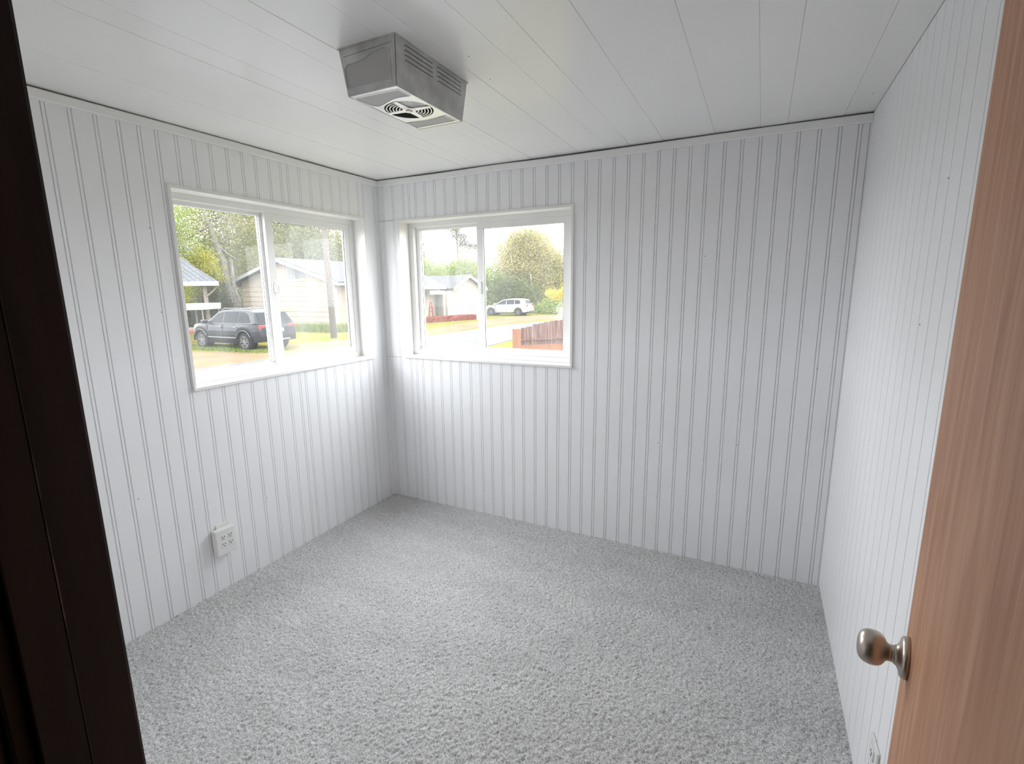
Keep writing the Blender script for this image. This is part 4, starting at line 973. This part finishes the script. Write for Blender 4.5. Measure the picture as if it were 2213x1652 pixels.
# ------------------------------------------------------------------ trees and shrubs
def leaves(blobs, n, size, flat_=0.0, clump=0.55, per=14):
    """blobs: (cx,cy,cz,rx,ry,rz,weight). Returns arrays of quads."""
    wts = np.array([b[3]*b[4]*b[5]*(b[6] if len(b) > 6 else 1) for b in blobs])**0.75; wts /= wts.sum()
    nc = max(1, n//per); pick = rng.choice(len(blobs), nc, p=wts); B = np.array([b[:6] for b in blobs])[pick]
    dr = rng.normal(size=(nc, 3)); dr /= np.linalg.norm(dr, axis=1)[:, None]
    rad = rng.random(nc)**0.45
    c = B[:, :3]+dr*B[:, 3:6]*rad[:, None]
    c = np.repeat(c, per, 0)+rng.normal(size=(nc*per, 3))*clump*np.array([1, 1, 0.7])
    m = len(c); a = rng.normal(size=(m, 3)); a /= np.linalg.norm(a, axis=1)[:, None]
    b = np.cross(a, rng.normal(size=(m, 3))); b /= np.linalg.norm(b, axis=1)[:, None]
    sz = size*(0.6+0.8*rng.random(m))[:, None]
    a *= sz; b *= sz*0.55
    return np.stack([c-a, c+b*0.9, c+a, c-b*0.9], 1)
def quad_mesh(name, Q, m, parent):
    n = len(Q); me = bpy.data.meshes.new(name); me.vertices.add(4*n); me.vertices.foreach_set('co', Q.reshape(-1).astype(np.float32))
    me.loops.add(4*n); me.loops.foreach_set('vertex_index', np.arange(4*n, dtype=np.int32)); me.polygons.add(n)
    me.polygons.foreach_set('loop_start', np.arange(0, 4*n, 4, dtype=np.int32)); me.update(calc_edges=True); me.materials.append(m)
    return link(bpy.data.objects.new(name, me), parent)
def tree(name, label, cat, base, blobs, leafm, n, size, trunk=None, limbs=(), bark='bark', group=None, clump=0.55, per=14, limbm=None):
    root = empty(name, base); tag(root, label, cat, group)
    q = quad_mesh('foliage', leaves(blobs, int(n*4.0), size*0.46, clump=clump, per=per), M[leafm], root); q['kind'] = 'stuff'
    if trunk: MB().tube(trunk[0], trunk[1], 10).build('trunk', M[bark], root, smooth=True)
    for pts, r in limbs: MB().tube(pts, r, 6).build('limb', M[limbm or bark], root, smooth=True)
    return root
HN = Vector((FWD.x, FWD.y, 0)).normalized()
def gp(px, dist):                                       # ground point under a pixel column at a forward distance
    v = on_plane(px, 640, EYE+HN*dist, HN); return Vector((v.x, v.y, G))
def rel(px, py, dist, base): return on_plane(px, py, EYE+HN*dist, HN)-base
TG = 'trees behind the siding house'
# trunk tree with the forked grey trunk behind the SUV
b = gp(505, 34); R = lambda px, py, dd=0.0: rel(px, py, 34+dd, b)
tree('forked_tree', 'tall tree with a pale forked trunk behind the SUV', 'tree', b,
     [(*R(470, 520, 1.5), 3.0, 3.0, 2.6), (*R(420, 480, 2.0), 3.2, 3.0, 2.6), (*R(540, 500, 2.5), 3.0, 3.0, 3.0), (*R(400, 430, 2.0), 3.0, 3.0, 2.4), (*R(500, 430, 2.5), 3.4, 3.0, 2.6), (*R(560, 560, 3.0), 2.4, 2.4, 1.8)],
     'leaf_olive', 12000, 0.125,
     ([R(508, 692), R(505, 660), R(492, 615), R(484, 570), R(470, 530), R(455, 490), R(440, 455)], [0.62, 0.50, 0.34, 0.24, 0.17, 0.12, 0.07]),
     [([R(523, 690), R(515, 650), R(503, 610), R(500, 560)], [0.26, 0.2, 0.16, 0.1]),
      ([R(470, 530), R(490, 548), R(510, 560)], [0.1, 0.07, 0.04]), ([R(455, 490), R(430, 500), R(408, 515), R(385, 520)], [0.09, 0.07, 0.05, 0.03]),
      ([R(448, 478), R(470, 470), R(485, 455)], [0.07, 0.05, 0.03]), ([R(484, 570), R(470, 545), R(455, 535)], [0.07, 0.05, 0.03])], group=TG, clump=0.6)
b = gp(380, 31); R = lambda px, py, dd=0.0: rel(px, py, 31+dd, b)
lim = []
for k in range(16):
    x0, y0 = 372+random.uniform(0, 14), 500+random.uniform(0, 60); x1 = x0+random.uniform(15, 45); y1 = y0+random.uniform(-10, 30)
    lim.append(([R(x0, y0), R((x0+x1)/2, (y0+y1)/2-4), R(x1, y1)], [0.05, 0.04, 0.015]))
tree('bare_tree', 'thin tree with bleached bare branches above the carport', 'tree', b,
     [(*R(375, 470), 1.4, 1.4, 1.6), (*R(372, 540), 1.2, 1.2, 1.4)], 'leaf_green', 2600, 0.10,
     ([R(376, 690), R(374, 600), R(372, 520), R(374, 440)], [0.22, 0.16, 0.1, 0.05]), lim, bark='white_branch', clump=0.4)
b = gp(430, 33); R = lambda px, py, dd=0.0: rel(px, py, 33+dd, b)
tree('lime_tree', 'bright yellow-green small tree behind the carport roof', 'tree', b,
     [(*R(425, 578), 1.3, 1.0, 1.0), (*R(450, 596), 0.9, 0.8, 1.1), (*R(398, 566), 1.3, 1.0, 1.0), (*R(415, 640), 1.6, 0.8, 1.1), (*R(440, 560), 0.6, 0.6, 0.7)], 'leaf_lime', 6500, 0.10,
     ([R(428, 700), R(428, 640), R(426, 590)], [0.12, 0.09, 0.05]), clump=0.3)
b = gp(465, 31.5); R = lambda px, py, dd=0.0: rel(px, py, 31.5+dd, b)
tree('dark_bush', 'dark dense bush between the SUV and the carport post', 'bush', b,
     [(*R(464, 648), 1.1, 0.8, 1.4), (*R(440, 690), 1.5, 0.8, 0.9), (*R(480, 685), 1.1, 0.8, 0.9), (*R(405, 690), 1.4, 0.8, 0.9)], 'leaf_shrub', 7000, 0.10, clump=0.3)
b = gp(600, 42); R = lambda px, py, dd=0.0: rel(px, py, 42+dd, b)
tree('tall_dark_tree', 'tall dark green tree rising behind the siding house gable', 'tree', b,
     [(*R(560, 470), 4.4, 3.5, 4.0), (*R(610, 500), 4.0, 3.5, 3.0), (*R(590, 555), 4.6, 3.5, 2.4), (*R(540, 560), 4.0, 3.5, 2.6), (*R(640, 545), 3.4, 3, 1.8)], 'leaf_dark', 11500, 0.17,
     ([R(585, 690), R(583, 600), R(578, 500)], [0.4, 0.3, 0.15]), [([R(580, 560), R(560, 520), R(548, 480)], [0.14, 0.1, 0.05])], group=TG, clump=0.7)
b = gp(690, 44); R = lambda px, py, dd=0.0: rel(px, py, 44+dd, b)
tree('olive_tree', 'loose olive green tree above the siding house roof', 'tree', b,
     [(*R(640, 500), 3.4, 3, 2.6), (*R(670, 525), 3.6, 3, 1.9), (*R(700, 545), 3.6, 3, 1.5), (*R(740, 530), 3.4, 3, 2.0), (*R(735, 560), 3.6, 3, 1.4), (*R(650, 555), 4.0, 3, 1.4)], 'leaf_olive', 9500, 0.16,
     ([R(690, 690), R(690, 600), R(688, 530)], [0.35, 0.25, 0.1]), group=TG, clump=0.65)
b = gp(440, 48); R = lambda px, py, dd=0.0: rel(px, py, 48+dd, b)
tree('backdrop_tree', 'broad green tree far behind the carport', 'tree', b,
     [(*R(400, 560), 5, 4, 3), (*R(470, 590), 6, 4, 3), (*R(520, 600), 5, 4, 3), (*R(390, 600), 6, 4, 4), (*R(450, 640), 6, 4, 3), (*R(520, 660), 5, 3, 2)], 'leaf_green', 11000, 0.22,
     ([R(445, 690), R(443, 600), R(440, 520)], [0.4, 0.3, 0.15]), group=TG, clump=0.9)
# right window
b = gp(1150, 56); R = lambda px, py, dd=0.0: rel(px, py, 56+dd, b)
tree('great_tree', 'huge rounded golden-green tree behind the white car', 'tree', b,
     [(*R(x, y), k, k, k*0.95) for x, y, k in ((1105, 538, 1.8), (1140, 528, 1.9), (1167, 538, 1.8), (1190, 562, 1.8), (1217, 590, 1.8), (1093, 580, 2.0), (1140, 580, 2.5), (1182, 605, 2.3),
      (1218, 625, 2.0), (1115, 622, 2.3), (1160, 640, 2.2), (1120, 512, 1.0), (1152, 508, 0.9))],
     'leaf_gold', 26000, 0.17, ([R(1170, 682), R(1162, 650), R(1148, 620), R(1135, 600)], [0.34, 0.26, 0.18, 0.1]),
     [([R(1172, 684, -3.2), R(1162, 655, -3.2), R(1150, 630, -3.0), R(1135, 612, -2.8)], [0.16, 0.12, 0.08, 0.04]), ([R(1152, 634, -3.0), R(1148, 612, -3.0), R(1147, 592, -2.8)], [0.07, 0.05, 0.03]), ([R(1135, 612, -2.8), R(1115, 600, -2.6), R(1095, 596, -2.4)], [0.05, 0.04, 0.02])], clump=0.5, limbm='white_branch')
b = gp(1110, 53); R = lambda px, py, dd=0.0: rel(px, py, 53+dd, b)
tree('hedge_shrub', 'dark green hedge shrub right behind the white car', 'bush', b,
     [(*R(1085, 645), 2.2, 1.5, 1.6), (*R(1120, 640), 2.4, 1.5, 1.8), (*R(1075, 620), 1.8, 1.5, 1.5), (*R(1100, 665), 2.6, 1, 1.0)], 'leaf_dark', 6500, 0.17, clump=0.5)
b = gp(1200, 50); R = lambda px, py, dd=0.0: rel(px, py, 50+dd, b)
tree('tall_grass_clump', 'clump of tall fresh green growth beyond the fence', 'bush', b,
     [(*R(1205, 668), 2.4, 1.2, 0.9), (*R(1185, 675), 1.6, 1.0, 0.6), (*R(1225, 660), 2.0, 1.2, 1.2)], 'leaf_green', 4200, 0.16, clump=0.4)
b = gp(1207, 34); R = lambda px, py, dd=0.0: rel(px, py, 34+dd, b)
tree('yellow_shrub', 'bright yellow leafed sapling beyond the fence', 'bush', b,
     [(*R(1190, 632), 0.35, 0.4, 0.22), (*R(1205, 640), 0.5, 0.4, 0.32), (*R(1220, 634), 0.5, 0.4, 0.35), (*R(1232, 620), 0.5, 0.4, 0.4)], 'leaf_yellow', 1500, 0.07,
     ([R(1226, 720), R(1224, 670), R(1215, 640)], [0.05, 0.04, 0.02]), clump=0.12)
b = FO+FD*2.1-FN*0.6; b.z = G; dR = (b-EYE).dot(HN); R = lambda px, py, dd=0.0: rel(px, py, dR+dd, b)
tree('blossom_shrub', 'pale flowering shrub just behind the red fence', 'bush', b,
     [(*R(1218, 675), 0.18, 0.2, 0.26), (*R(1228, 690), 0.25, 0.2, 0.3), (*R(1205, 692), 0.16, 0.15, 0.12), (*R(1222, 720), 0.35, 0.2, 0.4)], 'leaf_white', 1500, 0.026,
     ([Vector((0, 0, 0)), R(1222, 740), R(1220, 690)], [0.02, 0.018, 0.01]), clump=0.06)
HG = 'trees behind the garage house'
b = gp(930, 52); R = lambda px, py, dd=0.0: rel(px, py, 52+dd, b)
tree('willow_tree', 'soft light green tree behind the garage house roof', 'tree', b,
     [(*R(930, 590), 2.6, 2.5, 1.1), (*R(900, 580), 2.4, 2.5, 1.5), (*R(965, 598), 2.2, 2.5, 0.9), (*R(925, 620), 3.4, 2.5, 1.6)], 'leaf_green', 7000, 0.17,
     ([R(930, 690), R(930, 610)], [0.3, 0.15]), group=HG, clump=0.5)
b = gp(1020, 53); R = lambda px, py, dd=0.0: rel(px, py, 53+dd, b)
tree('weeping_tree', 'rounded fresh green tree at the gable of the garage house', 'tree', b,
     [(*R(1005, 576), 1.6, 2.2, 1.1), (*R(1025, 592), 2.0, 2.2, 1.6), (*R(985, 590), 2.0, 2.2, 1.2), (*R(1035, 620), 1.8, 2.0, 2.2), (*R(1050, 650), 1.6, 1.8, 2.0), (*R(1015, 610), 2.4, 2, 2)], 'leaf_green', 9500, 0.16,
     ([R(1020, 690), R(1020, 600)], [0.3, 0.15]), group=HG, clump=0.5)
b = gp(992, 70); R = lambda px, py, dd=0.0: rel(px, py, 70+dd, b)
tree('lone_pine', 'tall sparse pine standing against the white sky', 'tree', b,
     [(*R(975, 495), 1.1, 1, 0.5), (*R(992, 492), 1.0, 1, 0.5), (*R(985, 510), 1.2, 1, 0.5), (*R(1000, 512), 1.0, 1, 0.6), (*R(1005, 525), 1.3, 1, 0.7), (*R(995, 530), 1.0, 1, 0.5), (*R(1018, 532), 0.9, 1, 0.4), (*R(1028, 535), 1.0, 1, 0.5), (*R(985, 500), 0.8, 1, 0.4)],
     'leaf_pine', 1900, 0.16, ([R(991, 690), R(991, 580), R(989, 545), R(986, 495)], [0.3, 0.2, 0.13, 0.05]),
     [([R(990, 550), R(998, 538), R(1012, 533), R(1026, 536)], [0.09, 0.07, 0.05, 0.03]), ([R(988, 520), R(980, 510), R(972, 498)], [0.07, 0.05, 0.03]), ([R(989, 535), R(1000, 522), R(1006, 515)], [0.07, 0.05, 0.03])], clump=0.25, per=10)
b = gp(903, 66); R = lambda px, py, dd=0.0: rel(px, py, 66+dd, b)
tree('edge_pine', 'sparse pine half hidden by the window frame', 'tree', b,
     [(*R(902, 528), 1.2, 1, 0.35), (*R(900, 545), 1.3, 1, 0.4), (*R(912, 552), 0.8, 0.8, 0.3), (*R(903, 510), 0.8, 1, 0.4)], 'leaf_pine', 1000, 0.18,
     ([R(896, 690), R(896, 560), R(895, 505)], [0.25, 0.16, 0.05]), clump=0.25, per=10)
# grass tufts by the siding house and under the SUV
def tufts(name, label, pts, n, hgt, m):
    Q = []
    for _ in range(n):
        a, bq = random.choice(pts); t = random.random(); s = random.random()
        p = a.lerp(bq, t)+Vector((random.gauss(0, 0.25), random.gauss(0, 0.25), 0)); h = hgt*(0.4+random.random()); an = random.uniform(0, 6.28)
        d = Vector((math.cos(an), math.sin(an), 0))*0.013; ln = Vector((random.gauss(0, .25), random.gauss(0, .25), 1))*h
        Q.append([p-d, p+d, p+ln+d*0.2, p+ln-d*0.2])
    o = quad_mesh(name, np.array([[tuple(v) for v in q] for q in Q]), M[m], None); tag(o, label, 'grass', kind='stuff')
h0 = Vector((-25.6, 19.2, G)); h1 = Vector((-20.6, 19.3, G)); h2 = Vector((-20.4, 23.0, G))
tufts('tall_grass', 'tall grass along the foundation of the siding house', [(h0.lerp(h1, 0.3), h1), (h1, h2)], 9000, 0.40, 'blade')
tufts('grass_tufts', 'short green grass under the SUV', [(Vector((-21.5, 10.55, G)), Vector((-15.5, 10.75, G))), (Vector((-21.5, 11.3, G)), Vector((-15.5, 11.5, G)))], 9000, 0.085, 'blade')
# distant treeline closing the horizon beyond the houses
_bl = []
for i in range(46):
    v = EYE+HN*random.uniform(84, 92)+Vector((HN.y, -HN.x, 0))*(-95+i*4.6); hgt = random.uniform(1.6, 2.6)
    _bl.append((v.x, v.y, G+hgt*0.9, 4.0, 3.0, hgt))
tl_ = quad_mesh('distant_treeline', leaves(_bl, 42000, 0.22, clump=0.7), M['leaf_olive'], None)
tag(tl_, 'low hazy line of distant trees along the horizon', 'trees', kind='stuff')
